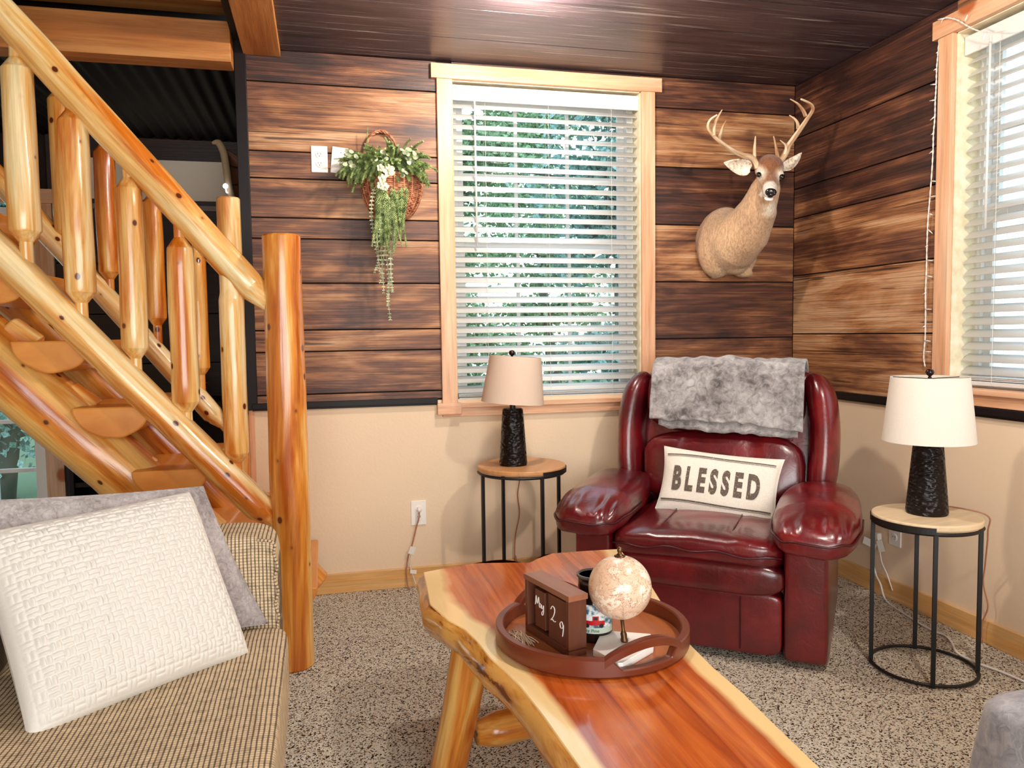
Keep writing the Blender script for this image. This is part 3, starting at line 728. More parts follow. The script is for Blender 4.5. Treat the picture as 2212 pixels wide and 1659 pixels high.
# puffed arm cushions
for s in (-1, 1):
    def arm_fn(p, s=s):
        if p.z < 0: p.z *= .75+.25*math.cos(p.x*8)
        p.z += -.030*max(0, (-p.y-.12))/.2
        f = max(0, (-p.y-.15))/.18
        p.z += .017*(noise.noise(Vector((p.x*46, p.y*10, 3.1*s)))+.15)*min(1, f*1.5)*(1 if p.z > 0 else .35); p.z += .010*noise.noise(Vector((p.x*11, p.y*6, 9+s)))
        p.x *= 1.0-.10*max(0, p.y)/.35
        p.z += -.35*(p.x*p.x) 
        return p
    cushion('arm_cushion', (s*.412, .245, .503), (.150, .325, .070), .62, .58, Matrix.Rotation(math.radians(4), 3, 'X'), a=.003, fn=arm_fn, sd=20+s, nu=70, nv=120)
    mm = M(); pts = []
    for k in range(30):
        a = PI+PI*k/29; pw = lambda q, e: math.copysign(abs(q)**e, q)
        x = .153*pw(math.cos(a), .58); y = .328*pw(math.sin(a), .58)
        pts.append((s*.412+x*(1.0 if y < 0 else .95), .245+y, .496-.028*max(0, (-y-.12))/.2-.33*x*x+.004*math.sin(k*1.1)+.022*(y+.3)*.2))
    mm.tube(pts, .0042, 8); mm.build('piping', 'leather_seam', rc, smooth=True)
# back: two wings and three stacked pads
BT = math.radians(-13)
RB = Matrix.Rotation(BT, 3, 'X')
def bk_(x, y, z): v = RB @ Vector((0, y, z-.45)); return Vector((x, .56+v.y, .45+v.z))
for s in (-1, 1):
    pts = [bk_(s*.380, .02, .46), bk_(s*.404, .01, .58), bk_(s*.412, .0, .74), bk_(s*.404, .0, .86), bk_(s*.386, .01, .94), bk_(s*.352, .04, .985)]
    sp = smooth_path(pts, 7); mm = M(); n = len(sp)
    mm.tube(sp, [.078*min(1, .55+.45*math.sin(PI*min(.5, (i+1)/n*1.6))) if i < n*.6 else .078*math.sqrt(max(.05, 1-((i-n*.6)/(n*.4))**2.6)) for i in range(n)], 26, squash=(.78, 1.25)); mm.build('back_wing', 'leather', rc, smooth=True)
cushion('head_pad', bk_(0, .0, .90), (.335, .100, .155), .55, .38, RB, a=.003, sd=31)
def lum(p):
    for xs in (-.14, .14): p.y += .012*math.exp(-((p.x-xs)/.014)**2) if p.y < 0 else 0
    return p
cushion('lumbar_pad', bk_(0, .015, .595), (.340, .100, .155), .5, .36, RB, a=.004, fn=lum, sd=33, nu=50, nv=120)
cushion('back_shell', bk_(0, .10, .74), (.40, .07, .31), .3, .3, RB, a=.001, sd=35)

# throw folded over the chair's back
def throw_fn(u, v):
    # v: 0 = front hem, 1 = hem behind; u across
    x = lerp(-.300, .335, u)+.03*0+.008*noise.noise(Vector((v*4, u*2, 1)))
    Lf = .160+.035*u+.008*math.sin(u*7+.5)-.05*(1-u)**3*0; R_top = .115
    s = v*(Lf+PI*R_top+.16)
    if s < Lf: y, z = -R_top, .905-(Lf-s)+.045
    elif s < Lf+PI*R_top:
        a = (s-Lf)/R_top; y, z = -R_top*math.cos(a), .95+R_top*math.sin(a)*1.05
    else: y, z = R_top, .95-(s-Lf-PI*R_top)
    fold = .018*noise.noise(Vector((u*4, v*3, .7)))+.009*noise.noise(Vector((u*11+v*4, v*6, 4)))
    z += -.022*(u-.5)*0
    p = bk_(x, y-.004-abs(fold)*.9 if y < 0 else y+.004, z+abs(fold))
    return p
mm = M(); mm.grid(lambda u, v: tuple(Matrix.Translation(Vector(RC)) @ Matrix.Rotation(RA, 4, 'Z') @ throw_fn(u, v)), 90, 90)
th = mm.build('throw_blanket', 'throw_grey', smooth=True, solid=.012); tag(th, 'grey plush throw folded over the top of the burgundy recliner', 'blanket')
mm = M()
def hem(u, v):
    p = throw_fn(lerp(.06, .97, u), .0); q = throw_fn(lerp(.06, .97, u), .12); s_ = .028+.018*math.sin(u*PI)
    return tuple(Matrix.Translation(Vector(RC)) @ Matrix.Rotation(RA, 4, 'Z') @ (p+(p-q).normalized()*(-.05+v*(.05+s_))+Vector((0, .014, 0))))
mm.grid(hem, 40, 6); mm.build('under_layer', 'throw_grey', None, smooth=True, solid=.008)
ul = bpy.data.objects['under_layer']; ul.parent = th; ul.location = Vector(ul.location)-Vector(th.location)

# ------------------------------------------------------------------ pillows
def pillow_mesh(w, h, t, nu, nv, disp=None, pinch=.07, ee=.5):
    mm = M()
    def P_(u, v, side):
        a, b = 2*u-1, 2*v-1
        x = w/2*a*(1-pinch*(1-b*b)*abs(a)); y = h/2*b*(1-pinch*(1-a*a)*abs(b))
        th_ = t/2*(max(0, (1-abs(a)**2.6)*(1-abs(b)**2.6)))**ee
        if disp: th_ += disp(x, y, side)*min(1, 6*(1-max(abs(a), abs(b))))
        return (x, y, side*th_)
    for side in (1, -1):
        n0 = len(mm.v)
        k1, k2 = (nu, nv) if side == 1 else (min(nu, 60), min(nv, 60))
        mm.grid(lambda u, v: P_(u, v, side), k1, k2)
        if side == -1:
            pass
    return mm
def place(mm, O, X, Y):
    """O centre, X and Y unit axes of the pillow face"""
    X = Vector(X).normalized(); Y = Vector(Y); Y = (Y-X*Y.dot(X)).normalized(); Z = X.cross(Y)
    mm.v = [tuple(Vector(O)+X*p[0]+Y*p[1]+Z*p[2]) for p in mm.v]; return X, Y, Z
def cw(x, y, z): return Matrix.Translation(Vector(RC)) @ Matrix.Rotation(RA, 4, 'Z') @ Vector((x, y, z))
# BLESSED pillow
BW, BH, BTK = .49, .285, .125
O = cw(.022, .375, .555); X = (cw(1, 0, -.065)-cw(0, 0, 0)); Y = (cw(0, .42, 1)-cw(0, 0, 0))
mm = pillow_mesh(BW, BH, BTK, 70, 50, lambda x, y, s: .004*noise.noise(Vector((x*14, y*14, s)))); X, Y, Z = place(mm, O, X, Y)
if Z.dot(CAM-Vector(O)) < 0: pass
bp = mm.build('lumbar_pillow', 'linen', smooth=True, weld=True); tag(bp, 'small cream pillow with grey capital lettering on the burgundy recliner', 'pillow')
def bl(x, y, lift=.0015):
    a, b = x/(BW/2), y/(BH/2); th_ = BTK/2*(max(0, (1-abs(a)**2.6)*(1-abs(b)**2.6)))**.5+.004*noise.noise(Vector((x*14, y*14, 1)))
    return Vector(O)+X*x+Y*y+Z*(th_+lift)
def text_mesh(txt, size, sx=1.0, off=0.0):
    cu = bpy.data.curves.new('txt', 'FONT'); cu.body = txt; cu.size = size; cu.offset = off; cu.align_x = 'CENTER'; cu.align_y = 'CENTER'; cu.resolution_u = 4; cu.fill_mode = 'FRONT'
    o = bpy.data.objects.new('txt', cu); C.objects.link(o); dg = bpy.context.evaluated_depsgraph_get()
    me = bpy.data.meshes.new_from_object(o.evaluated_get(dg)); bpy.data.objects.remove(o); bpy.data.curves.remove(cu)
    import bmesh
    b_ = bmesh.new(); b_.from_mesh(me); bpy.data.meshes.remove(me)
    bmesh.ops.triangulate(b_, faces=b_.faces); 
    for _ in range(2):
        bmesh.ops.subdivide_edges(b_, edges=[e for e in b_.edges if e.calc_length() > size*.12], cuts=1); bmesh.ops.triangulate(b_, faces=b_.faces)
    b_.verts.ensure_lookup_table(); vs = [(v.co.x*sx, v.co.y) for v in b_.verts]; fs = [tuple(v.index for v in f.verts) for f in b_.faces]; b_.free(); return vs, fs
m = Mt('ink_worn', .9, .1); nz = m.noise(m.vec('obj', (1, 1, 1), False), 170, 3, .7)
m.col(m.ramp(nz, [(.32, (222, 210, 192)), (.38, (112, 100, 90)), (.7, (92, 80, 72))])); MAT['ink_worn'] = m.m
vs, fs = text_mesh('B L E S S E D', .100, .62, .0050)
x0, x1 = min(v[0] for v in vs), max(v[0] for v in vs); k = .345/(x1-x0)
mm = M(); mm.add([tuple(bl((v[0]-(x0+x1)/2)*k-.004, v[1]*1.32-.002)) for v in vs], fs); mm.build('lettering', 'ink_worn', bp)
for yb, w_ in ((.104, .0022), (.097, .001), (-.088, .0032), (-.0945, .001)):
    mm = M(); mm.grid(lambda u, v: tuple(bl(lerp(-.218, .218, u), yb+(v-.5)*2*w_+.002*math.sin(u*7))), 60, 2); mm.build('printed_stripe', 'ink_worn', bp)

# ------------------------------------------------------------------ sofa
sf = thing('sofa', 'beige crosshatched tweed sofa in the lower left corner', 'sofa', (-2.95, -2.4, 0), local=False)
def rbox(name, x0, x1, y0, y1, z0, z1, e1, e2, a=.001, parent=sf, mat='tweed', sd=0):
    c = Vector(((x0+x1)/2, (y0+y1)/2, (z0+z1)/2)); h = ((x1-x0)/2, (y1-y0)/2, (z1-z0)/2)
    mm = M(); mm.puff(c, h, e1, e2, None, 60, 96, lambda p: p+Vector((1, 1, 1))*a*noise.noise(p*7+Vector((sd, 0, 0))))
    return mm.build(name, mat, parent, smooth=True)
rbox('seat_cushion', -3.16, -2.505, -3.3, -1.590, .285, .462, .16, .10, .008)
rbox('seat_base', -3.35, -2.53, -3.3, -1.45, .06, .30, .08, .08, 0)
rbox('armrest', -3.35, -2.530, -1.60, -1.435, .06, .690, .16, .12, .003)
rbox('backrest', -3.42, -3.16, -3.3, -1.45, .06, .70, .2, .12, .004)
rbox('back_cushion', -3.26, -3.09, -2.9, -1.66, .45, .74, .3, .2, .006)
for z in (.0,):
    for x in (-3.3, -2.60):
        for y in (-1.50,): mm = M(); mm.tube([(x, y, 0), (x, y, .07)], [.02, .026], 14); mm.build('leg', 'walnut_dark', sf)
mm = M(); pts = [(-2.534+.004*math.sin(k), -1.603, .46+k*.0105) for k in range(20)]+[(-2.542-.012*k, -1.602, .672+.002*k) for k in range(4)]; mm.tube(pts, .0035, 6); mm.build('piping', 'tweed', sf, smooth=True)

# white basket-weave pillow
BL_, BR_, TL_, TR_ = Vector((-2.985, -2.045, .462)), Vector((-2.590, -1.760, .470)), Vector((-3.085, -1.875, .800)), Vector((-2.745, -1.590, .812))
Ow = (BL_+BR_+TL_+TR_)/4; Xw = ((BR_-BL_)+(TR_-TL_))/2; Yw = ((TL_-BL_)+(TR_-BR_))/2
cell = .0195
def weave(x, y, s):
    if s < 0: return 0
    i, j = math.floor(x/cell), math.floor(y/cell); fx, fy = x/cell-i, y/cell-j
    if (i+j) % 2 == 0: a, b = fx, fy
    else: a, b = fy, fx
    # two strands side by side, running along a
    st = abs(math.sin(PI*2*b)); return .0068*(st**.7)*(max(0, math.sin(PI*min(1, max(0, a))))**.45)
mm = pillow_mesh(Xw.length-.003, Yw.length+.02, .18, 380, 330, weave, .035, .38); place(mm, Ow+Vector((.008, -.014, -.010)), Xw, Yw)
o = mm.build('throw_pillow', 'knit', smooth=True, weld=True); tag(o, 'large white basket-weave pillow leaning in the corner of the sofa', 'pillow')
mm = pillow_mesh(.52, .385, .09, 60, 60, lambda x, y, s: .004*noise.noise(Vector((x*20, y*20, s))), .03)
gb, gt = Vector((-2.562, -1.612, .466)), at(436, 1052, y=-1.575); gx = Vector((.87, .47, -.08)).normalized()
gy = (gt-gb).normalized(); gz = gx.cross(gy).normalized(); go = (gb+gt)/2-gx*.255
mm.v = [tuple(go+gx*p[0]+gy*p[1]+gz*p[2]) for p in mm.v]; o = mm.build('throw_pillow', 'grey_fur', smooth=True, weld=True); tag(o, 'grey fur pillow standing behind the white pillow on the sofa', 'pillow')

# grey throw over a seat at the lower right edge
ot = thing('ottoman', 'upholstered seat at the lower right corner, hidden under a grey blanket', 'seat', (-.85, -2.75, 0))
mm = M(); mm.puff((-.845, -2.66, .215), (.26, .30, .205), .25, .25, None, 30, 40); mm.build('body', 'throw_grey', ot, smooth=True)
def drape(u, v):
    a = 2*PI*u; r = lerp(0, 1, min(1, v*1.35)); e = .25
    cx = math.copysign(abs(math.cos(a))**e, math.cos(a)); sy = math.copysign(abs(math.sin(a))**e, math.sin(a))
    hang = max(0, v-.74)/.26
    fold = .018*hang*noise.noise(Vector((math.cos(a)*5, math.sin(a)*5, v*2)))+.006*noise.noise(Vector((cx*r*6, sy*r*6, 1.5)))
    x = -.845+(.285*r+.03*hang**.7+fold)*cx; y = -2.66+(.318*r+.03*hang**.7+fold)*sy
    z = .446-.02*r**8+.012*noise.noise(Vector((x*7, y*7, 0)))-.34*hang
    return (x, y, z)
mm = M(); mm.grid(drape, 140, 60, cu=True); o = mm.build('throw_blanket', 'throw_blue', smooth=True, solid=.010); tag(o, 'blue-grey blanket draped over the seat in the lower right corner', 'blanket')
# ------------------------------------------------------------------ live-edge coffee table
ZT = .45
ct = thing('coffee_table', 'live-edge slab coffee table with log legs in front of the recliner', 'coffee table', (-1.82, -1.9, 0))
def tp(u, v, z=ZT): return at(u, v, z=z)
Lp = [tp(*q) for q in ((916, 1236), (922, 1262), (930, 1305), (970, 1340), (1004, 1358), (1030, 1383), (1060, 1421), (1090, 1447), (1124, 1480), (1174, 1544), (1225, 1616), (1256, 1659))]
Rp = [tp(*q) for q in ((1338, 1186), (1350, 1200), (1408, 1268), (1434, 1310), (1489, 1391), (1540, 1442), (1604, 1497), (1668, 1561), (1770, 1659))]
Lp.append(Lp[-1]+Vector((-.0, -.35, 0))); Rp.append(Rp[-1]+Vector((.03, -.25, 0)))
Lp.sort(key=lambda p: p.y); Rp.sort(key=lambda p: p.y)
yn = -2.74
def slabpt(s, t, zz, out=0.0):
    yf0, yf1 = Lp[-1].y, Rp[-1].y
    ya = lerp(yn, yf0, s); yb = lerp(yn, yf1, s)
    xa = interp([p.y for p in Lp], [p.x for p in Lp], ya); xb = interp([p.y for p in Rp], [p.x for p in Rp], yb)
    a = Vector((xa-out, ya, 0)); b = Vector((xb+out, yb, 0)); p = a.lerp(b, t)
    far = max(0, (s-.86)/.14)
    p.y += far*(.045*math.sin(t*PI)*(1) - .075*math.exp(-((t-.50)/.075)**2) + out*1.0)
    p.z = zz; return p
def sap(s, t):
    return abs(2*t-1)
NS, NV = 120, 100
vs = []; gs = []; tn = []
for i in range(NS):
    s_ = i/(NS-1); th_ = .078+.02*max(0, s_-.7)/.3+.008*noise.noise(Vector((s_*5, 8, 1)))
    for j in range(NV):
        if j < 50: p = slabpt(s_, j/49, ZT); tone = sap(s_, j/49)
        elif j < 62:
            q = (j-49)/13; nz = noise.noise(Vector((s_*9, q*1.5, 2))); p = slabpt(s_, 1, ZT-th_*q, .016*math.sin(PI*q)+.008*nz*q-.01*q*q); tone = 1.4
        elif j < 88: p = slabpt(s_, lerp(1, 0, (j-62)/25), ZT-th_, -.025); tone = 1.4
        else:
            q = 1-(j-87)/13; nz = noise.noise(Vector((s_*9, q*1.5, 7))); p = slabpt(s_, 0, ZT-th_*q, .022*math.sin(PI*q)+.016*nz*q+.004*q*q); tone = 1.4
        vs.append(tuple(p)); tn.append(tone); gs.append((p.y, p.x, p.z))
fs = [(i*NV+j, i*NV+(j+1) % NV, (i+1)*NV+(j+1) % NV, (i+1)*NV+j) for i in range(NS-1) for j in range(NV)]
fs += [tuple(range(NV)), tuple((NS-1)*NV+j for j in reversed(range(NV)))]
mm = M(); mm.add(vs, fs, gs, tn); top = mm.build('tabletop', 'slab', ct, smooth=True)
m_ = top.modifiers.new('es', 'EDGE_SPLIT'); m_.split_angle = math.radians(42)
def tleg(p0, p1, sd): 
    mm = M(); p0, p1 = Vector(p0), Vector(p1); mm.tube([p0.lerp(p1, k/10) for k in range(11)], [lerp(.046, .052, k/10) for k in range(11)], 22, wob=.12, seed=sd); return mm.build('leg', 'log_amber', ct, smooth=True)
a0 = at(1007, 1440, z=.40); 
tleg((-2.125, -1.67, 0), (-2.045, -1.70, .40), 61); tleg((-1.50, -1.52, 0), (-1.60, -1.56, .40), 62)
tleg((-2.08, -2.62, 0), (-2.0, -2.58, .40), 63); tleg((-1.55, -2.62, 0), (-1.65, -2.58, .40), 64)
mm = M(); mm.tube([Vector((-2.035, -1.66, .13)).lerp(Vector((-1.57, -1.57, .13)), k/8) for k in range(9)], [.030]+[.046]*7+[.03], 20, wob=.1, seed=70); mm.build('stretcher', 'log_amber', ct, smooth=True)

# ------------------------------------------------------------------ tray and what stands in it
TC = at(1278, 1378, z=ZT); TRr = .232
tray = thing('round_tray', 'round brown wooden tray with cut-out handles on the coffee table', 'tray', tuple(TC))
hd = at(1418, 1425, z=.49)-TC; HA = math.atan2(hd.y, hd.x)
def dang(a, b): return (a-b+PI) % (2*PI)-PI
def rimtop(a):
    t = .044
    for h in (HA, HA+PI):
        d = abs(dang(a, h))
        if d < .40: t = .020+.024*(max(0, (d-.30)/.10))
    return t
ri, ro = TRr-.020, TRr
def rim(u, v):
    a = 2*PI*u; t = rimtop(a)
    sec = [(ro-.006, 0), (ro, .006), (ro, t-.003), (ro-.003, t), (ri+.003, t), (ri, t-.003), (ri, .010)]
    r, z = sec[int(round(v*6))]; return (TC.x+r*math.cos(a), TC.y+r*math.sin(a), TC.z+z)
mm = M(); mm.grid(rim, 240, 7, cu=True, gr=lambda u, v: (u*1.4, v*.02, 0)); r_ = mm.build('rim', 'tray_wood', tray, smooth=True); r_.modifiers.new('es', 'EDGE_SPLIT').split_angle = math.radians(35)
mm = M(); mm.lathe([(0, .002), (ri+.008, .002), (ri+.008, .010), (0, .010)], 72, TC); mm.g = [(p[1], p[0], p[2]) for p in mm.v]; mm.build('floor', 'tray_floor', tray)
for h in (HA, HA+PI):
    mm = M()
    def han(u, v):
        k = 2*u-1; a = h+k*.46; zt = .044+.036*math.cos(k*PI/2)**.8; zb = max(.022, zt-.020)
        c_ = [(ro, zb), (ro+.001, zt-.003), (ro-.004, zt), (ri+.004, zt), (ri-.001, zt-.003), (ri, zb)][int(round(v*6)) % 6]
        return (TC.x+c_[0]*math.cos(a), TC.y+c_[0]*math.sin(a), TC.z+c_[1])
    mm.grid(han, 40, 7, gr=lambda u, v: (u*.3, v*.02, 0)); h_ = mm.build('handle', 'tray_wood', tray, smooth=True); h_.modifiers.new('es', 'EDGE_SPLIT').split_angle = math.radians(35)
ZF = ZT+.010
# perpetual calendar
A0 = at(1135, 1361, z=ZF); A1 = at(1229, 1423, z=ZF); E = (A1-A0); LC = E.length; E.normalize(); N = Vector((E.y, -E.x, 0)); 
if N.dot(CAM-A0) < 0: N = -N
HC = .142; DC = .048
cal = thing('desk_calendar', 'dark wooden block calendar reading May 29 standing in the tray', 'calendar', tuple(A0.lerp(A1, .5)-N*DC/2))
RC_ = Matrix((E, -N, Vector((0, 0, 1)))).transposed()
def cbox(x0, x1, d0, d1, z0, z1, name, mat, par=None, bev=.001):
    mm = M(); c = A0+E*((x0+x1)/2)-N*((d0+d1)/2)+Vector((0, 0, (z0+z1)/2)); mm.box(c, (x1-x0, d1-d0, z1-z0), RC_, goff=(x0*9, d0*5, z0*3)); return mm.build(name, mat, par or cal, bevel=bev)
w = .013
cbox(-.002, LC+.004, -.002, DC+.002, HC-w, HC, 'frame_top', 'walnut_top'); cbox(0, LC, 0, DC, 0, w+.006, 'frame_bottom', 'walnut')
cbox(0, w, 0, DC, w, HC-w, 'frame_side', 'walnut'); cbox(LC-w, LC, 0, DC, w, HC-w, 'frame_side', 'walnut'); cbox(w, LC-w, DC-.006, DC, w, HC-w, 'back', 'walnut_dark')
b1 = cbox(.042, .088, .004, .04, .026, HC-w-.012, 'month_block', 'walnut'); b2 = cbox(.106, LC-w-.002, .002, .04, w+.006, HC-w-.006, 'number_block', 'walnut')
def stroke(pts, x, z, s, d, par, wd=.0011):
    mm = M(); P_ = smooth_path([A0+E*(x+p[0]*s)-N*d+Vector((0, 0, z+p[1]*s)) for p in pts], 6); mm.tube(P_, wd, 6); mm.build('chalk_writing', 'chalk', par, smooth=True)
d1_ = .0035
stroke([(0, 0), (.1, .5), (.2, 1.1), (.35, .45), (.48, .25), (.62, .75), (.78, 1.05), (.86, .5), (.95, .05)], .044, .078, .020, d1_, b1)
stroke([(.5, .40), (.25, .5), (.1, .2), (.3, .0), (.5, .3), (.55, .4), (.55, .1), (.7, .0)], .060, .076, .020, d1_, b1)
stroke([(.0, .45), (.05, .1), (.25, .05), (.42, .45), (.45, .0), (.35, -.6), (.1, -.75), (.05, -.45), (.45, -.05)], .073, .076, .020, d1_, b1)
stroke([(0, .75), (.2, 1.0), (.45, .95), (.5, .7), (.3, .3), (.0, .0), (.2, .08), (.4, .0), (.6, .05)], .118, .064, .034, .0015, b2, .0013)
stroke([(.5, .75), (.3, 1.0), (.05, .8), (.15, .5), (.4, .55), (.52, .8), (.5, .4), (.4, -.1)], .156, .044, .030, .0015, b2, .0013)

# globe
gf = at(1349, 1386, z=ZF+.018)
mb = [at(*q, z=ZF+.018) for q in ((1281, 1401), (1301, 1361), (1405, 1368.6), (1413, 1381), (1411, 1393.5), (1345, 1432), (1335, 1432))]
gl = thing('globe', 'small antique-style globe on a white marble base in the tray', 'globe', (gf.x, gf.y, ZF))
mm = M(); k = len(mb); mm.add([(p.x, p.y, ZF) for p in mb]+[(p.x, p.y, ZF+.018) for p in mb], [tuple(reversed(range(k))), tuple(range(k, 2*k))]+[(i, (i+1) % k, k+(i+1) % k, k+i) for i in range(k)]); mm.build('base', 'marble', gl, bevel=.0015)
gc = at(1339, 1268, y=gf.y+.012); GR = .0725
mm = M(); mm.lathe([(0, 0), (.008, 0), (.009, .004), (.007, .010), (.0075, .018), (.005, .024), (.004, .026), (.0045, gc.z-GR-ZF-.018), (0, gc.z-GR-ZF-.017)], 20, (0, 0, 0))
sh_ = Vector((gc.x-gf.x, gc.y-gf.y, 0))*.55; hh = gc.z-GR-ZF-.018
mm.v = [(gf.x+p[0]+sh_.x*min(1, p[2]/hh), gf.y+p[1]+sh_.y*min(1, p[2]/hh), ZF+.018+p[2]) for p in mm.v]; mm.build('stand', 'brass', gl, smooth=True)
m = Mt('globe_map', .28); v = m.vec('obj', (1, 1, 1), False)
la = m.noise(v, 15, 6, .65, .6); co = m.ramp(la, [(.46, (238, 208, 180)), (.500, (238, 208, 180)), (.506, (160, 84, 52)), (.515, (250, 238, 214)), (.6, (250, 240, 220)), (.68, (214, 150, 108))])
l2 = m.ramp(m.math('ABSOLUTE', m.math('SUBTRACT', m.noise(v, 34, 4, .6, 1.0), .5)), [(.006, 1.0), (.016, 0.0)])
co = m.mix(m.math('MULTIPLY', l2, .65), co, (176, 104, 74)); lo = m.ramp(m.noise(v, 9, 2), [(.4, 0.0), (.7, 1.0)]); co = m.mix(m.math('MULTIPLY', lo, .5), co, (226, 164, 124)); m.col(co); m.set('Coat Weight', .4); MAT['globe_map'] = m.m
mm = M(); mm.lathe([(GR*math.sin(PI*i/40), -GR*math.cos(PI*i/40)) for i in range(41)], 64, gc); mm.build('ball', 'globe_map', gl, smooth=True)
mm = M(); mm.lathe([(0, GR-.002), (.013, GR-.001), (.013, GR+.001), (.009, GR+.002), (.005, GR+.006), (.0045, GR+.009), (.006, GR+.011), (.0055, GR+.018), (.003, GR+.021), (0, GR+.0215)], 20, gc); mm.build('finial', 'brass', gl, smooth=True)

# candle jar behind the globe
jc = at(1287, 1379, z=ZF); jl = thing('candle_jar', 'dark glass candle jar with a red truck label, behind the globe in the tray', 'candle', (jc.x, jc.y+.01, ZF))
J = Vector((jc.x, jc.y+.010, ZF)); JR = .041
plain('jar_dark', (34, 20, 16), .12, .6); plain('jar_rim', (84, 78, 74), .15, .8)
mm = M(); mm.lathe([(0, 0), (JR, 0), (JR+.002, .006), (JR+.002, .092), (JR-.003, .104), (JR-.005, .118), (JR-.003, .122), (JR-.003, .150), (0, .150)], 40, J); mm.build('jar', 'jar_dark', jl, smooth=True, bevel=0)
mm = M(); mm.lathe([(JR-.002, .148), (JR+.001, .151), (JR+.001, .155), (JR-.004, .156), (JR-.006, .151)], 40, J); mm.build('lid_rim', 'jar_rim', jl, smooth=True)
mm = M(); mm.lathe([(0, .152), (JR-.005, .152)], 40, J); mm.build('lid', 'jar_rim', jl)
va = math.atan2(CAM.y-J.y, CAM.x-J.x)
def jp(x, z, lift=.0025): a = va+x/JR; return (J.x+(JR+lift)*math.cos(a), J.y+(JR+lift)*math.sin(a), J.z+z)
m = Mt('label_snow', .5); m.col(m.ramp(m.noise(m.vec('obj', (1, 1, 1), False), 60, 4, .6), [(.42, (64, 96, 110)), (.5, (150, 176, 190)), (.58, (236, 236, 234))])); MAT['label_snow'] = m.m
plain('truck_red', (190, 22, 28), .4); plain('label_green', (196, 212, 196), .6); plain('dark_green', (34, 56, 44), .6)
mm = M(); mm.grid(lambda u, v: jp(lerp(-.052, .052, u), lerp(.036, .092, v)), 40, 2); lb = mm.build('label', 'label_snow', jl, smooth=True)
mm = M(); mm.grid(lambda u, v: jp(lerp(-.052, .052, u), lerp(.024, .038, v), .0027), 40, 2); mm.build('label_band', 'label_green', lb, smooth=True)
mm = M()
def patch(x0, x1, z0, z1, l=.0032): mm.grid(lambda u, v: jp(lerp(x0, x1, u), lerp(z0, z1, v), l), 8, 2)
patch(-.024, .024, .044, .055); patch(-.004, .010, .055, .066); mm.build('truck_picture', 'truck_red', lb)
mm = M()
for x in (-.016, .016):
    vs = [jp(x+.0052*math.cos(a*PI/8), .043+.0052*math.sin(a*PI/8), .0036) for a in range(16)]; mm.add(vs, [tuple(range(16))])
patch(-.001, .007, .057, .064, .0036); mm.build('truck_wheels', 'slot', lb)
vs, fs = text_mesh('ay Pine', .012); mm = M(); mm.add([jp(-v[0]*-1*.9-.004, .031+v[1]*.9, .0034) for v in vs], fs); mm.build('label_text', 'dark_green', lb)

# tassel
mm = M(); tb = at(1140, 1388, z=ZF)
for k in range(46):
    a = random.uniform(-.5, .5); st_ = Vector((tb.x-.030+random.uniform(-.01, .01), tb.y+.050+random.uniform(-.012, .012), ZF+.004)); L = random.uniform(.05, .10)
    pts = [st_+Vector((.30*t*L+.010*a*2*math.sin(t*4+k), -L*t*.95, .010*math.sin(PI*t)*random.uniform(.4, 1.4)+.004*math.sin(t*9+k)**2)) + Vector((a*.035*t, a*.02*t, 0)) for t in (0, .2, .4, .6, .8, 1)]
    mm.tube(smooth_path(pts, 3), .0013, 5)
plain('jute', (198, 166, 138), .9); o = mm.build('tassel', 'jute', smooth=True); tag(o, 'beige yarn tassel lying in the tray left of the calendar', 'tassel')

# ------------------------------------------------------------------ round side tables
def side_table(c, r, h, label, mat, rot):
    t = thing('side_table', label, 'side table', c, rot, 'round metal and wood side tables', local=True)
    mm = M(); mm.lathe([(0, h-.022), (r-.004, h-.022), (r, h-.018), (r, h-.003), (r-.003, h), (0, h)], 72); mm.g = [(p[0]*1.0, p[1], p[2]) for p in mm.v]; tt = mm.build('tabletop', mat, t); tt.modifiers.new('b', 'BEVEL').limit_method = 'ANGLE'
    mm = M(); mm.tube([(r*.975*math.cos(2*PI*k/64), r*.975*math.sin(2*PI*k/64), h-.030) for k in range(64)], .0065, 4, closed=True)
    # flat band that wraps half of the top's edge
    mm.grid(lambda u, v: ((r+.003)*math.cos(PI*.25+PI*u), (r+.003)*math.sin(PI*.25+PI*u), h-.030+.022*v), 40, 2); mm.build('top_ring', 'iron', t, solid=0)
    for k in range(4):
        a = PI/4+k*PI/2; mm = M(); p = Vector((r*.965*math.cos(a), r*.965*math.sin(a), 0)); mm.box(p+Vector((0, 0, h/2-.015)), (.013, .013, h-.034), Matrix.Rotation(a, 3, 'Z')); mm.build('leg', 'iron', t)
    mm = M(); mm.tube([(r*.965*math.cos(2*PI*k/64), r*.965*math.sin(2*PI*k/64), .009) for k in range(64)], .006, 8, closed=True); mm.build('floor_ring', 'iron', t, smooth=True)
    return t
TL = Vector((-1.556, -.300, 0)); TLH = .606
side_table(tuple(TL), .197, TLH, 'round side table under the tan lamp by the window, left of the recliner', 'mango', math.radians(238))
TRt = Vector((-.388, -1.385, 0)); TRH = .545
side_table(tuple(TRt), .174, TRH, 'round side table under the white lamp, right of the recliner', 'mango_pale', math.radians(13))

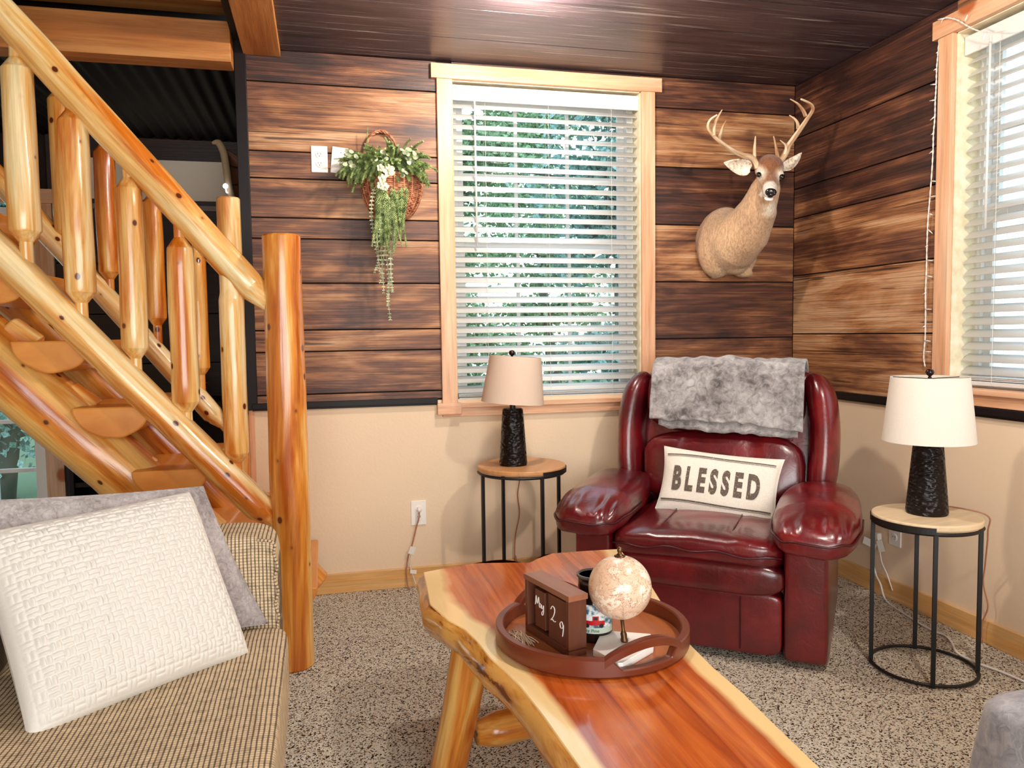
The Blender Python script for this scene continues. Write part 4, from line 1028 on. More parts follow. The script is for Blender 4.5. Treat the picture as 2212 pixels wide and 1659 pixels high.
# ------------------------------------------------------------------ table lamps
def table_lamp(c, sc, hb, rb, rt, sh_h, sr0, sr1, gap, tilt, label, mat):
    t = thing('table_lamp', label, 'lamp', c, 0, 'hammered black table lamps', local=True)
    mm = M(); k = 24; mm.lathe([(0, 0), (rb*.96, 0), (rb, .008)]+[(lerp(rb, rt, i/k), lerp(.008, hb-.006, i/k)) for i in range(1, k+1)]+[(rt-.006, hb), (0, hb)], 48); mm.build('base', 'hammered', t, smooth=True).modifiers.new('es', 'EDGE_SPLIT').split_angle = math.radians(40)
    mm = M(); mm.lathe([(0, hb-.001), (.013, hb-.001), (.013, hb+.05), (.006, hb+.052), (.006, hb+gap+sh_h), (0, hb+gap+sh_h)], 16); mm.build('neck', 'iron', t, smooth=False)
    z0 = hb+gap; RT = Matrix.Rotation(tilt, 3, 'Y')
    mm = M(); n = 64
    mm.lathe([(sr0, 0), (lerp(sr0, sr1, .5), sh_h/2), (sr1, sh_h), (sr1-.002, sh_h), (lerp(sr0, sr1, .5)-.002, sh_h/2), (sr0-.002, 0), (sr0, 0)], n); mm.f = [f for f in mm.f if len(f) == 4]
    mm.v = [tuple(RT @ Vector(p)+Vector((0, 0, z0))) for p in mm.v]; s = mm.build('lamp_shade', mat, t, smooth=True); s.modifiers.new('es', 'EDGE_SPLIT').split_angle = math.radians(50)
    mm = M()
    for a in (0, 2*PI/3, 4*PI/3): mm.tube([RT @ Vector((.004*math.cos(a), .004*math.sin(a), sh_h-.006))+Vector((0, 0, z0)), RT @ Vector(((sr1-.002)*math.cos(a), (sr1-.002)*math.sin(a), sh_h-.003))+Vector((0, 0, z0))], .0016, 6)
    mm.build('spider', 'iron', s)
    mm = M(); zc = z0+sh_h-.003; mm.lathe([(0, zc), (.005, zc+.001), (.004, zc+.005), (.0125, zc+.012), (.0145, zc+.019), (.011, zc+.028), (0, zc+.031)], 20); mm.build('finial', 'finial', t, smooth=True)
    return t
table_lamp((-1.593, -.300, TLH), 1, .252, .062, .046, .205, .139, .114, .024, math.radians(4.5), 'lamp with a tan linen shade in front of the window', 'shade_tan')
table_lamp((-.375, -1.372, TRH), 1, .247, .068, .048, .222, .147, .123, .006, 0, 'lamp with a white shade at the right, beside the string lights', 'shade_white')

# ------------------------------------------------------------------ cords
def cord(name, pts, r, mat, label, cat='cord', **k):
    mm = M(); mm.tube(smooth_path(pts, 8), r, 8); o = mm.build(name, mat, smooth=True); tag(o, label, cat); return o
def bwp(u, v, y=-.02): return at(u, v, y=y)
c = cord('lamp_cord', [(-1.56, -.16, .575), bwp(1122, 1030, -.05), bwp(1118, 1070, -.03), bwp(1122, 1110), bwp(1113, 1160), bwp(1112, 1215, -.02), (-1.52, -.02, .11), (-1.5, -.05, .006)], .0028, 'cord_tan', 'thin tan cord running down behind the round table by the window')
c = cord('power_cord', [bwp(905, 1098, -.016), bwp(905, 1118, -.030), bwp(899, 1140), bwp(890, 1178), bwp(882, 1200), bwp(878, 1230, -.024), bwp(880, 1262, -.03), (-2.04, -.06, .006)], .0032, 'cord_tan', 'tan cord hanging from the low outlet on the beige wall')
mm = M(); mm.lathe([(0, 0), (.011, 0), (.012, .010), (.007, .024), (0, .026)], 16, bwp(905, 1101, -.010), Matrix.Rotation(PI/2, 3, 'X')); mm.build('plug', 'cord_white', c, smooth=True)
def tagstrip(p, w_, h_, rx, ry, par, axis='x'):
    mm = M(); mm.box(p, (w_, .0012, h_) if axis == 'x' else (.0012, w_, h_), Matrix.Rotation(ry, 3, 'Y' if axis == 'x' else 'X') @ Matrix.Rotation(rx, 3, 'Z')); return mm.build('paper_tag', 'plate', par)
tagstrip(bwp(890, 1189, -.035), .030, .036, .3, .35, c); tagstrip(bwp(893, 1235, -.035), .030, .018, -.2, .1, c)
mm = M(); mm.tube(smooth_path([bwp(884, 1200), bwp(886, 1222), bwp(893, 1246, -.03), bwp(898, 1262, -.03)], 6), .0026, 6); mm.build('white_lead', 'cord_white', c, smooth=True)
def rwp(u, v, x=-.025): return at(u, v, x=x)
c = cord('extension_cord', [rwp(1898, 1165), rwp(1884, 1200), rwp(1892, 1240), rwp(1902, 1262, -.05), at(1915, 1298, z=.006), at(1960, 1330, z=.006), at(2010, 1360, z=.006), at(2040, 1372, z=.006), at(2056, 1388, z=.006), at(2068, 1410, z=.006), at(2110, 1432, z=.006), at(2160, 1450, z=.006), at(2212, 1472, z=.006)], .0042, 'cord_white', 'white extension cord running across the carpet under the right side table')
mm = M(); mm.box(rwp(1896, 1158, -.02), (.022, .026, .030)); mm.build('plug', 'cord_white', c, bevel=.003)
tagstrip(rwp(1874, 1170, -.03), .040, .035, .4, .3, c, 'y'); tagstrip(rwp(1902, 1180, -.035), .030, .050, .2, -.4, c, 'y')
c = cord('thin_cord', [rwp(1900, 1185), rwp(1905, 1215), rwp(1916, 1240), rwp(1928, 1276, -.02)], .0025, 'cord_white', 'short thin white cord hanging from the outlet over the pine baseboard')
c = cord('lamp_cord', [(-.30, -1.27, TRH-.01), (-.255, -1.225, TRH-.005), rwp(2126, 1110, -.12), rwp(2134, 1150, -.10), rwp(2128, 1220, -.06), rwp(2124, 1260, -.04), rwp(2134, 1310, -.03), rwp(2122, 1345, -.03), rwp(2122, 1385, -.03)], .0028, 'cord_tan', 'thin brown cord hanging behind the round table under the white lamp')

# ------------------------------------------------------------------ string lights
sl = thing('string_lights', 'white string of small lights hanging down the edge of the right window', 'string lights', (-.03, -.93, 1.03))
pp = [at(u, v, x=-.032) for u, v in ((2175, 66), (2140, 70), (2112, 66), (2090, 56), (2065, 42), (2040, 40))]+[at(u, v, x=-.012) for u, v in ((2031, 60), (2030, 78), (2027, 115), (2024, 150), (2023, 185), (2021, 218), (2020, 255), (2017, 290), (2016, 330), (2013, 380), (2009, 430), (2005, 480), (2003, 530), (2002, 580), (2000, 630), (2000, 680), (1999, 730), (1996, 770), (1999, 792))]
sp = smooth_path(pp, 10); 
for s in (0, PI):
    mm = M(); mm.tube([p+Vector((-.0015, .0022*math.cos(i*.9+s), .0022*math.sin(i*.9+s)*.3)) for i, p in enumerate(sp)], .0018, 5); mm.build('wire', 'cord_white', sl, smooth=True)
for i, (u, v, du, dv) in enumerate(((2040, 40, -14, 2), (2084, 46, 6, -14), (2128, 72, -4, 16), (2031, 76, -14, 2), (2027, 112, -5, 3), (2024, 148, -7, 4), (2022, 182, -12, 1), (2021, 216, -13, 2), (2019, 252, -10, 8), (2017, 288, -6, 3), (2015, 326, -8, 6), (2012, 391, 14, 1), (2010, 425, 14, -2), (2008, 462, 6, 2), (2005, 496, 9, 8), (2004, 530, -6, 4), (2003, 562, 12, 1), (2002, 596, 12, 2), (2001, 632, -8, 4), (2000, 668, 12, 0), (1999, 704, -8, 4), (1998, 736, 12, 1), (1999, 760, 12, 0))):
    x_ = -.034 if i < 3 else -.014
    a = at(u, v, x=x_); b2_ = at(u+du, v+dv, x=x_-.004); mm = M(); mm.tube([a, a.lerp(b2_, .55), a.lerp(b2_, .6), b2_], [.0026, .0026, .0019, .0012], 8); mm.build('bulb', 'plate', sl, smooth=True)

# ceiling lamps (above the frame) that light the room
for i, Lc in enumerate((LIGHT_A, LIGHT_B)):
    zz = H
    b = bpy.data.materials.get('diffuser')
    if not b:
        b = bpy.data.materials.new('diffuser'); b.use_nodes = True; e_ = b.node_tree.nodes['Principled BSDF']; e_.inputs['Emission Color'].default_value = (1, .85, .68, 1); e_.inputs['Emission Strength'].default_value = 6; MAT['diffuser'] = b
    t = thing('ceiling_lamp', 'round flush ceiling lamp over the '+('coffee table' if i == 0 else 'window wall'), 'ceiling lamp', (Lc.x, Lc.y, zz))
    mm = M(); mm.lathe([(0, zz-.012), (.060, zz-.012), (.068, zz-.006), (.068, zz-.001), (0, zz-.001)], 32, (Lc.x, Lc.y, 0)); mm.build('housing', 'plate', t)
    mm = M(); mm.lathe([(0, zz-.018), (.052, zz-.016), (.056, zz-.012)], 32, (Lc.x, Lc.y, 0)); mm.build('diffuser', 'diffuser', t, smooth=True)
# ------------------------------------------------------------------ mounted deer head
def remesh(prims, voxel, name, paint, parent, smooth_it=6, mat='deer_fur'):
    me = bpy.data.meshes.new('tmp'); me.from_pydata(prims.v, [], prims.f); me.update()
    o = bpy.data.objects.new('tmp', me); C.objects.link(o)
    r = o.modifiers.new('r', 'REMESH'); r.mode = 'VOXEL'; r.voxel_size = voxel
    s = o.modifiers.new('s', 'SMOOTH'); s.factor = .5; s.iterations = smooth_it
    dg = bpy.context.evaluated_depsgraph_get(); m2 = bpy.data.meshes.new_from_object(o.evaluated_get(dg)); bpy.data.objects.remove(o)
    n = len(m2.vertices); co = np.empty(n*3); m2.vertices.foreach_get('co', co); co = co.reshape(-1, 3)
    ca = m2.color_attributes.new('paint', 'FLOAT_COLOR', 'POINT'); cols = np.array([lin(paint(Vector(p))) for p in co], dtype=np.float32); ca.data.foreach_set('color', cols.ravel())
    off = np.array(parent.get('_off', (0, 0, 0))); co = co-off; m2.vertices.foreach_set('co', co.ravel()); m2.update()
    m2.polygons.foreach_set('use_smooth', [True]*len(m2.polygons)); m2.materials.clear(); m2.materials.append(MAT[mat]); m2.name = name
    ob = bpy.data.objects.new(name, m2); C.objects.link(ob); ob.parent = parent; ob['_off'] = tuple(off); return ob
m = Mt('deer_fur', .85, .2); a_ = m.n('Attribute', attribute_name='paint').outputs['Color']
fz = m.noise(m.vec('obj', (130, 130, 42), False), 1, 4, .65, .5)
m.col(m.mix(.75, a_, m.ramp(fz, [(.34, .45), (.60, 1.0)]), 'MULTIPLY')); m.bump(fz, .005); m.set('Sheen Weight', .25); MAT['deer_fur'] = m.m
DY = -.33
# head frame: nose direction fd, right rd (to the picture's right), up ud
E1, E2 = at(1632, 384, y=-.385), at(1691, 377, y=-.375)
HM = (E1+E2)/2
fd = (CAM-HM).normalized(); fd = (fd+RX*.10-UX*.42).normalized()
rd = (E2-E1); rd = (rd-fd*rd.dot(fd)).normalized(); ud = rd.cross(fd).normalized()
if ud.z < 0: ud = -ud
def hp(r, f, u): return HM+rd*r+fd*f+ud*u
deer = thing('deer_head_mount', 'mounted white-tailed buck head and shoulders with antlers in the corner above the recliner', 'mounted deer head', (-.40, 0, 1.46))
pr = M()
def ell(c, h, R=None): pr.puff(c, h, 1, 1, R, 20, 28)
HR = Matrix((rd, fd, ud)).transposed()
# shoulders against the wall -> neck -> head
ring = [  # centre x,y,z, half width, half height, tilt
 ((-.405, .0, 1.635), .150, .170), ((-.408, -.03, 1.633), .152, .172), ((-.410, -.08, 1.63), .145, .165), ((-.408, -.13, 1.640), .130, .150), ((-.400, -.18, 1.665), .112, .128),
 ((-.385, -.225, 1.71), .096, .105), ((-.37, -.265, 1.765), .084, .088), ((-.362, -.295, 1.82), .074, .074), ((-.356, -.315, 1.865), .066, .066), ((-.352, -.325, 1.90), .050, .050)]
vs = []; fs = []; n = 40
for i, (c, a, b) in enumerate(ring):
    t = (Vector(ring[min(i+1, len(ring)-1)][0])-Vector(ring[max(i-1, 0)][0])).normalized()
    xa = Vector((1, 0, 0)); ya = t.cross(xa).normalized(); xa = ya.cross(t).normalized()
    for j in range(n):
        an = 2*PI*j/n; w = 1+.05*noise.noise(Vector((math.cos(an)*1.6, math.sin(an)*1.6, i*.3)))
        vs.append(Vector(c)+xa*math.cos(an)*a*w+ya*math.sin(an)*b*w)
for i in range(len(ring)-1):
    for j in range(n): fs.append((i*n+j, i*n+(j+1) % n, (i+1)*n+(j+1) % n, (i+1)*n+j))
fs += [tuple(reversed(range(n))), tuple((len(ring)-1)*n+j for j in range(n))]
pr.add(vs, fs)
ell((-.47, -.055, 1.60), (.10, .085, .15)); ell((-.34, -.06, 1.59), (.085, .075, .13)); ell((-.40, -.10, 1.52), (.075, .055, .055)); ell((-.48, -.05, 1.475), (.022, .03, .028)); ell((-.33, -.07, 1.475), (.05, .035, .022))
pr.tube([(-.39, -.10, 1.60), (-.375, -.20, 1.66), (-.36, -.285, 1.76), hp(0, .0, -.07)], [.11, .10, .072, .045], 24)
ell(hp(0, -.055, .018), (.066, .075, .060), HR); ell(hp(0, -.02, .0), (.054, .070, .048), HR)
pr.tube([hp(0, -.03, -.005), hp(0, .03, -.012), hp(0, .08, -.022), hp(0, .125, -.030), hp(0, .142, -.034)], [.052, .044, .034, .028, .020], 24, squash=(1.0, 1.0))
pr.tube([hp(0, -.04, -.040), hp(0, .04, -.048), hp(0, .095, -.050), hp(0, .125, -.052)], [.034, .028, .022, .014], 20)
for s in (-1, 1): ell(hp(s*.050, .006, .016), (.012, .02, .014), HR)
def paint(p):
    h = HR.inverted() @ (p-HM); r, f, u = h
    base = (206, 168, 132); nzv = noise.noise(p*9)
    base = tuple(b*(1+.12*nzv) for b in base)
    def mixc(a, b, t): t = max(0, min(1, t)); return tuple(a[i]*(1-t)+b[i]*t for i in range(3))
    c = base
    d = (p-Vector((-.47, -.15, 1.60))).length; c = mixc(c, (228, 196, 158), 1-d/.11)
    if p.y > -.05: c = mixc(c, (150, 112, 80), .5)
    if f > -.13 and abs(r) < .12 and u > -.085 and p.z > 1.74:
        c = mixc(c, (142, 92, 62), (u+.01)/.03)
        for s in (-1, 1):
            dd = math.sqrt(((r-s*.050)/.030)**2+((u-.012)/.024)**2+((f-.015)/.06)**2); c = mixc(c, (240, 226, 208), 1.7-dd)
        if f > .03: c = mixc(c, (150, 104, 76), (f-.03)/.03*(1 if abs(r) < .02 and u > -.02 else .4))
        if f > .082: c = mixc(c, (240, 230, 218), (f-.082)/.014)
        if u < -.052 and f > .03: c = mixc(c, (242, 236, 226), .85)
    th_ = (p-at(1660, 451, y=-.335)).length; c = mixc(c, (244, 236, 220), 1.5-th_/.034)
    if p.z < 1.50: c = mixc(c, (226, 196, 154), .5)
    return tuple(max(0, min(255, v)) for v in c)
remesh(pr, .0062, 'body', paint, deer, 5)
# nose, mouth, eyes
plain('nose', (20, 18, 22), .18, .8); plain('eye', (12, 8, 8), .05, .9); plain('antler_bone', (214, 186, 152), .5)
m = Mt('antler', .5); gv = m.vec('gr', (6, 60, 60)); tn = m.noise(gv, 1, 4, .6); m.col(m.ramp(tn, [(.35, (158, 112, 76)), (.5, (212, 180, 144)), (.65, (238, 220, 194))])); m.bump(tn, .002); MAT['antler'] = m.m
mm = M(); mm.puff(hp(0, .140, -.022), (.025, .014, .018), .9, .9, HR, 18, 24); mm.puff(hp(0, .146, -.032), (.014, .010, .012), 1, 1, HR, 14, 18); mm.build('nose', 'nose', deer, smooth=True)
for s in (-1, 1):
    mm = M(); mm.puff(hp(s*.0165, .152, -.022), (.005, .003, .004), 1, 1, HR, 8, 12); mm.build('nostril', 'eye', deer, smooth=True)
mm = M(); mm.tube([hp(-.022, .112, -.047), hp(-.012, .134, -.046), hp(0, .141, -.046), hp(.012, .134, -.046), hp(.022, .112, -.047)], .0022, 6); mm.build('mouth_line', 'nose', deer, smooth=True)
mm = M(); mm.puff(hp(0, .126, -.058), (.020, .018, .010), 1, 1, HR, 14, 18); plain('white_fur', (242, 238, 230), .9); mm.build('chin', 'white_fur', deer, smooth=True)
for E_, s in ((E1, -1), (E2, 1)):
    mm = M(); mm.puff(hp(s*.052, .026, .012), (.0125, .0150, .0120), 1, 1, HR, 16, 20); mm.build('eye', 'eye', deer, smooth=True)
# ears: cupped leaves, pale inside
def ear(base, tip, wdt, face):
    base, tip = Vector(base), Vector(tip); ax = tip-base; L = ax.length; ax.normalize(); sd = ax.cross(face).normalized(); fc = sd.cross(ax).normalized()
    if fc.dot(face) < 0: fc = -fc
    def f(u, v):
        w = wdt*(math.sin(PI*min(1, u**.62*.93+.07)))**.75*(1-.15*u); k = 2*v-1
        return tuple(base+ax*L*u+sd*w*k-fc*.020*(1-k*k)*math.sin(PI*min(1, u+.12)))
    mm = M(); mm.grid(f, 26, 15); o = mm.build('ear', 'ear_fur', deer, smooth=True, solid=.005); return o
m = Mt('ear_fur', .9, .1); m.col(m.ramp(m.noise(m.vec('obj', (1, 1, 1), False), 55, 4, .7), [(.36, (178, 142, 110)), (.50, (238, 226, 208)), (.7, (246, 238, 226))])); MAT['ear_fur'] = m.m
fcv = (CAM-HM).normalized()
ear(at(1622, 366, y=-.345), at(1563, 351, y=-.335), .038, fcv+Vector((0, 0, -.1)))
ear(at(1692, 366, y=-.335), at(1732, 330, y=-.27), .030, fcv+Vector((-.5, 0, 0)))
# antlers
def ant(pts, r0, r1, name='antler', parent=None):
    P_ = smooth_path([at(u, v, y=y) for u, v, y in pts], 7); n = len(P_); mm = M(); mm.tube(P_, [lerp(r0, r1, (i/(n-1))**1.3) for i in range(n)], 14, wob=.16, seed=r0*999+pts[0][0]); return mm.build(name, 'antler', parent or deer, smooth=True)
aL = ant([(1636, 362, -.345), (1631, 350, -.35), (1622, 340, -.36), (1601, 334, -.375), (1577, 322, -.40), (1553, 304, -.425), (1538, 289, -.44), (1529.5, 274, -.455), (1534, 259, -.47), (1549, 248, -.48)], .0150, .0032)
ant([(1542, 293, -.44), (1543, 272, -.45), (1551, 252, -.455), (1560, 237, -.46)], .0088, .0020, 'tine', aL); ant([(1553, 303, -.42), (1557, 290, -.40), (1562, 274, -.395), (1569, 260, -.395)], .0095, .0020, 'tine', aL); ant([(1630, 346, -.35), (1630, 325, -.365), (1631, 308, -.372), (1632, 294, -.375)], .0092, .0020, 'tine', aL)
aR = ant([(1680, 352, -.335), (1690, 341, -.335), (1699, 326, -.34), (1703, 315, -.345), (1715, 298, -.36), (1730, 277, -.38), (1744, 256, -.40), (1754.5, 240, -.415), (1755, 230, -.43), (1747, 222, -.44), (1730, 214, -.45)], .0160, .0036)
ant([(1740.5, 251, -.40), (1734, 237, -.405), (1723, 224, -.41), (1707, 214, -.415)], .0092, .0020, 'tine', aR); ant([(1724, 278, -.375), (1723, 267, -.37), (1717, 257, -.368), (1705, 249, -.366)], .0084, .0020, 'tine', aR); ant([(1681, 343, -.335), (1678, 326, -.35), (1675, 310, -.36), (1671, 294, -.365)], .0095, .0020, 'tine', aR); ant([(1692, 337, -.34), (1698, 325, -.35), (1696, 313, -.36), (1685, 303, -.365)], .0080, .0020, 'tine', aR)

# ------------------------------------------------------------------ wall basket with greenery
BX, BYY, BZ = -2.075, 0.0, 1.93
bk = thing('wall_basket', 'half-round wicker wall basket hanging between the outlets and the window', 'basket', (BX, 0, 1.72))
m = Mt('wicker_red', .7); vv_ = m.vec('obj', (1, 1, 1), False); m.col(m.ramp(m.noise(vv_, 40, 3), [(.35, (150, 84, 58)), (.6, (214, 150, 112))])); MAT['wicker_red'] = m.m
RBk = .138
def bowl(u, v, lift=0):
    a = PI+PI*u; ph = v*PI/2*.93; r = (RBk+lift)*math.cos(ph)**.75; return Vector((BX+r*math.cos(a), -.006+r*math.sin(a)*.95, 1.895-(.185+lift)*math.sin(ph)))
mm = M(); mm.grid(lambda u, v: tuple(bowl(u, v, -.004)), 40, 20); mm.build('lining', 'wicker_red', bk, smooth=True, solid=.003)
mm = M()
for j in range(30):
    v = j/30; mm.tube([bowl(i/60, v, .0028*(1 if (i//3+j) % 2 else -1)) for i in range(61)], .0030, 5)
mm.build('weave', 'wicker_red', bk, smooth=True)
mm = M()
for i in range(11): mm.tube([bowl(i/10, v/16, .003) for v in range(17)], .0034, 5)
mm.build('stakes', 'wicker_red', bk, smooth=True)
mm = M()
for s in range(3): mm.tube([bowl(i/50, 0)+Vector((0, 0, .004))+Vector((0, .004*math.sin(i*.8+s*2.1), .004*math.cos(i*.8+s*2.1))) for i in range(51)], .0035, 6)
mm.tube([(BX-RBk, -.008, 1.897), (BX+RBk, -.008, 1.897)], .005, 6)
mm.build('rim', 'wicker_red', bk, smooth=True)
mm = M()
for s in range(3):
    mm.tube([Vector((BX-.045+.075*math.cos(a), -.022+.005*math.sin(a*9+s*2), 1.99+.115*math.sin(a)+.005*math.cos(a*9+s*2))) for a in [PI*k/40 for k in range(41)]], .004, 6)
mm.build('handle', 'wicker_red', bk, smooth=True)
mm = M(); mm.grid(lambda u, v: (BX+RBk*.96*math.cos(PI*u)*(1 if v < .5 else .9), -.010, 1.895+.10*math.sin(PI*u)*v), 30, 6); mm.build('back_plate', 'wicker_red', bk, smooth=True, solid=.006)
def leafmat(name, a, b): m = Mt(name, .6, .3); m.col(m.ramp(m.noise(m.vec('obj', (1, 1, 1), False), 40, 3), [(.35, a), (.62, b)])); MAT[name] = m.m
leafmat('fern', (96, 124, 72), (198, 214, 146)); leafmat('fern_pale', (136, 152, 118), (206, 214, 182)); leafmat('petal', (214, 218, 186), (244, 242, 222))
gp = thing('artificial_greenery', 'artificial ferns and trailing vines with pale flowers in the wall basket', 'artificial plant', (BX, -.10, 1.26))
def leaf(mm, p, d, nrm, L, w):
    d = Vector(d).normalized(); s = d.cross(Vector(nrm)).normalized(); q = Vector(p); up = s.cross(d)*.1*L
    mm.add([q, q+d*L*.45+s*w+up, q+d*L, q+d*L*.45-s*w+up], [(0, 1, 2, 3)])
def clampy(p):
    p = Vector(p)
    if p.y > -.012: p.y = -.012-random.random()*.006
    return p
def frond(mm, p, d, L, bend, leafL, dens=.006, w=.0022, droop=.0):
    p = Vector(p); d = Vector(d).normalized(); k = int(L/dens); pts = [p.copy()]
    for i in range(k):
        t = i/k; d = (d+Vector((0, 0, -bend*dens*9))+Vector((random.uniform(-1, 1), random.uniform(-1, 1), random.uniform(-1, 1)))*.05).normalized(); p = clampy(p+d*dens); pts.append(p.copy())
        ll = leafL*(1-.7*t)+.003
        for s in range(4):
            sv = d.orthogonal().normalized(); sv.rotate(Matrix.Rotation(s*PI/2+i*.6, 3, d)); leaf(mm, p, sv+d*.9, d, ll, w)
    mm.tube(pts[::2] if len(pts) > 4 else pts, .0013, 4)
rr = random.Random(3)
mm = M(); random.seed(11)
def bp_(u, v, y): return at(u, v, y=y)
for k in range(190):
    a = rr.uniform(-1, 1); el = rr.uniform(.1, 1.2) if k % 3 else rr.uniform(1.2, 2.4); b0 = Vector((BX-.03+a*.09, -.08+rr.uniform(-.03, .03), 1.90+rr.uniform(0, .03)))
    dr_ = Vector((a*1.0-.25, -rr.uniform(.1, .6), el)); frond(mm, b0, dr_, rr.uniform(.08, .17), rr.uniform(.8, 2.4), .022, .0042, .0032)
frond(mm, (BX-.11, -.05, 1.95), (-.05, 0, 1), .16, 0, .009); frond(mm, (BX-.10, -.05, 1.95), (-1, -.1, .5), .16, .3, .012); frond(mm, (BX-.10, -.06, 1.95), (-1, -.3, .1), .14, .3, .014)
mm.build('fern_fronds', 'fern', gp)
mm = M()
for k in range(48):   # trailing fern tail
    u = rr.uniform(812, 882); L = rr.uniform(.14, .30)-abs(u-845)*.0016; p = bp_(u, rr.uniform(395, 440), -.155+rr.uniform(-.02, .03)); frond(mm, p, (rr.uniform(-.2, .2), rr.uniform(-.1, .15), -1), max(.08, L), .5, .019, .006, .0030)
mm.build('trailing_fern', 'fern', gp)
mm = M()
def vine(pts, leafL, dens=.009, w=.0045):
    P_ = smooth_path([bp_(*q) for q in pts], 6); mm.tube(P_, .0016, 5); acc = 0
    for i in range(1, len(P_)):
        seg = (P_[i]-P_[i-1]); acc += seg.length
        while acc > dens:
            acc -= dens; t = i/len(P_)
            for s in (-1, 1): leaf(mm, P_[i], Vector((s*1.0, rr.uniform(-.6, .2), -.35)), (0, -1, 0), leafL*(1-.45*t)*rr.uniform(.8, 1.2), w*(1-.4*t))
vine([(808, 405, -.16), (802, 450, -.15), (806, 500, -.14), (814, 545, -.13), (822, 590, -.12)], .013)
vine([(838, 420, -.16), (832, 480, -.15), (833, 540, -.13), (840, 600, -.11), (838, 640, -.10), (843, 690, -.09)], .015)
vine([(850, 430, -.16), (848, 500, -.14), (846, 560, -.12), (840, 620, -.11), (838, 660, -.10)], .014)
vine([(820, 430, -.16), (815, 500, -.15), (818, 560, -.13), (809, 588, -.12)], .013); vine([(858, 430, -.15), (857, 500, -.13), (850, 545, -.12)], .012)
vine([(834, 430, -.17), (836, 500, -.15), (828, 560, -.13), (822, 610, -.12)], .015)
vine([(846, 440, -.17), (842, 520, -.15), (845, 590, -.13), (848, 630, -.12)], .014)
vine([(826, 450, -.16), (822, 520, -.15), (826, 580, -.13), (829, 632, -.12)], .013)
mm.build('pale_vine', 'fern_pale', gp)
mm = M()
def disc_leaf(c, r, tilt, mm=mm):
    R = Matrix.Rotation(rr.uniform(-.7, .7), 3, 'X') @ Matrix.Rotation(rr.uniform(-.7, .7), 3, 'Z'); n = 9; c = Vector(c)
    vs = [c]+[c+R @ Vector((r*math.cos(2*PI*k/n), -.10*r, r*.85*math.sin(2*PI*k/n))) for k in range(n)]; mm.add(vs, [(0, 1+k, 1+(k+1) % n) for k in range(n)])
for u, v in [(rr.uniform(868, 902), rr.uniform(322, 352)) for _ in range(20)]+[(rr.uniform(745, 770), rr.uniform(325, 375)) for _ in range(10)]+[(rr.uniform(805, 835), rr.uniform(325, 350)) for _ in range(8)]+[(rr.uniform(868, 885), rr.uniform(365, 382)) for _ in range(4)]: disc_leaf(bp_(u, v, -.17+rr.uniform(-.02, .03)), .011, 0)
mm.build('round_leaves', 'fern_pale', gp, smooth=False)
for cu, cv, r in ((840, 368, .020), (826, 385, .014), (823, 400, .013), (832, 403, .013), (822, 362, .012)):
    mm = M(); c0 = bp_(cu, cv, -.195)
    for k in range(5):
        a = 2*PI*k/5+cu; c = c0+Vector((math.cos(a)*r*.8, -.003*(k % 2), math.sin(a)*r*.8)); n = 12
        vs = [c0+Vector((0, .004, 0))]+[c+Vector((r*.62*math.cos(2*PI*q/n), -.004*math.cos(q*1.1), r*.62*math.sin(2*PI*q/n))) for q in range(n)]; mm.add(vs, [(0, 1+q, 1+(q+1) % n) for q in range(n)])
    mm.puff(c0+Vector((0, -.004, 0)), (.003, .003, .003), 1, 1, None, 8, 10); mm.build('flower', 'petal', gp, smooth=False)

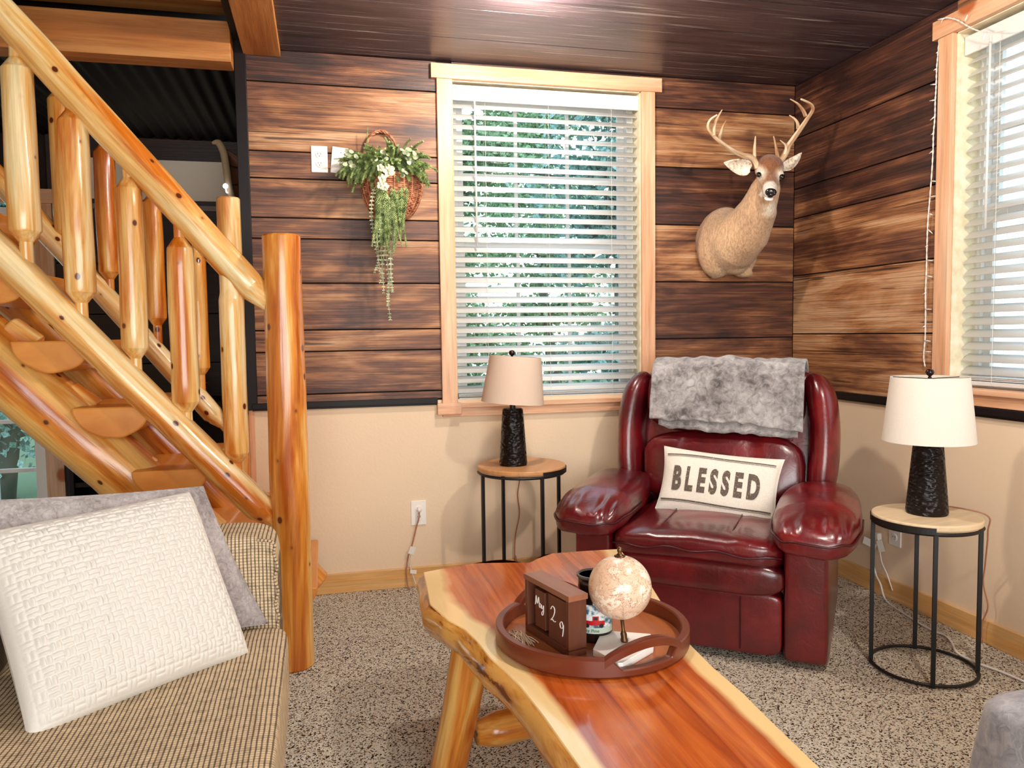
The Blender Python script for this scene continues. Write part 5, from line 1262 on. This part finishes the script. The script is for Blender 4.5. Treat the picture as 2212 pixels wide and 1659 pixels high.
# ------------------------------------------------------------------ outdoors: trees seen through the glass
plain('outdoor_ground', (104, 128, 100), .95, .1)
gd = M(); gd.bar(-14, 24, -14, 24, -.5, -.45); struct(gd.build('ground_outside', 'outdoor_ground'))
leafmat('leaves', (88, 138, 100), (186, 220, 172)); leafmat('leaves_blue', (88, 140, 132), (176, 214, 206)); plain('tree_bark', (96, 104, 96), .9)
def tree(x, y, h, sp, n, mat, sd, label):
    r = random.Random(sd); t = thing('tree', label, 'tree', (x, y, -.45), 0, 'trees outside the windows')
    tr = M(); pts = [Vector((x+.1*math.sin(i*.8+sd), y+.1*math.cos(i+sd), -.45+h*i/8)) for i in range(9)]; tr.tube(pts, [lerp(.11, .03, i/8) for i in range(9)], 9)
    tips = []
    for k in range(44):
        z = r.uniform(.12, .98)*h-.45; a = r.uniform(0, 2*PI); L = sp*r.uniform(.5, 1.0); b0 = Vector((x, y, z)); b1 = b0+Vector((math.cos(a)*L*.5, math.sin(a)*L*.5, r.uniform(-.05, .25))); b2 = b0+Vector((math.cos(a)*L, math.sin(a)*L, r.uniform(-.35, .3)))
        P_ = smooth_path([b0, b1, b2], 4); tr.tube(P_, [lerp(.028, .006, i/(len(P_)-1)) for i in range(len(P_))], 5); tips.append((b0, b1, b2))
    tr.build('trunk', 'tree_bark', t, smooth=True)
    lf = M()
    for k in range(n):
        b0, b1, b2 = r.choice(tips); q = r.random(); c = (b0.lerp(b1, q*2) if q < .5 else b1.lerp(b2, q*2-1))+Vector((r.gauss(0, .14), r.gauss(0, .14), r.gauss(-.04, .12)))
        d = Vector((r.uniform(-1, 1), r.uniform(-1, 1), r.uniform(-1, .3))).normalized(); s = d.orthogonal().normalized(); s.rotate(Matrix.Rotation(r.uniform(0, 6), 3, d)); L = r.uniform(.06, .13); w_ = L*.32
        lf.add([c, c+d*L*.5+s*w_, c+d*L, c+d*L*.5-s*w_], [(0, 1, 2, 3)])
    lf.build('foliage', mat, t); return t
tree(-2.7, 4.4, 4.6, 1.15, 15000, 'leaves', 1, 'green tree outside, at the left of the back window')
tree(.75, 4.0, 4.4, 1.15, 15000, 'leaves_blue', 2, 'bluish green tree outside, at the right of the back window')
tree(-.85, 6.6, 5.4, 1.3, 18000, 'leaves', 3, 'tall pale green tree outside, in the middle of the back window')
tree(4.0, -1.9, 4.6, 1.25, 14000, 'leaves', 4, 'green tree outside the window at the right edge')
tree(4.6, .9, 4.8, 1.25, 9000, 'leaves_blue', 5, 'bluish tree outside, deep behind the right window blind')
tree(-2.4, 9.6, 6.2, 1.5, 14000, 'leaves_blue', 7, 'bluish green tree outside, far behind the back window, left half')
tree(1.4, 9.3, 6.2, 1.5, 14000, 'leaves', 8, 'green tree outside, far behind the back window, right half')
tree(-5.6, 5.2, 4.4, 1.2, 7000, 'leaves_blue', 6, 'bluish green tree outside the glass door behind the stairs')
for o_ in bpy.data.objects:
    if '_off' in o_: del o_['_off']
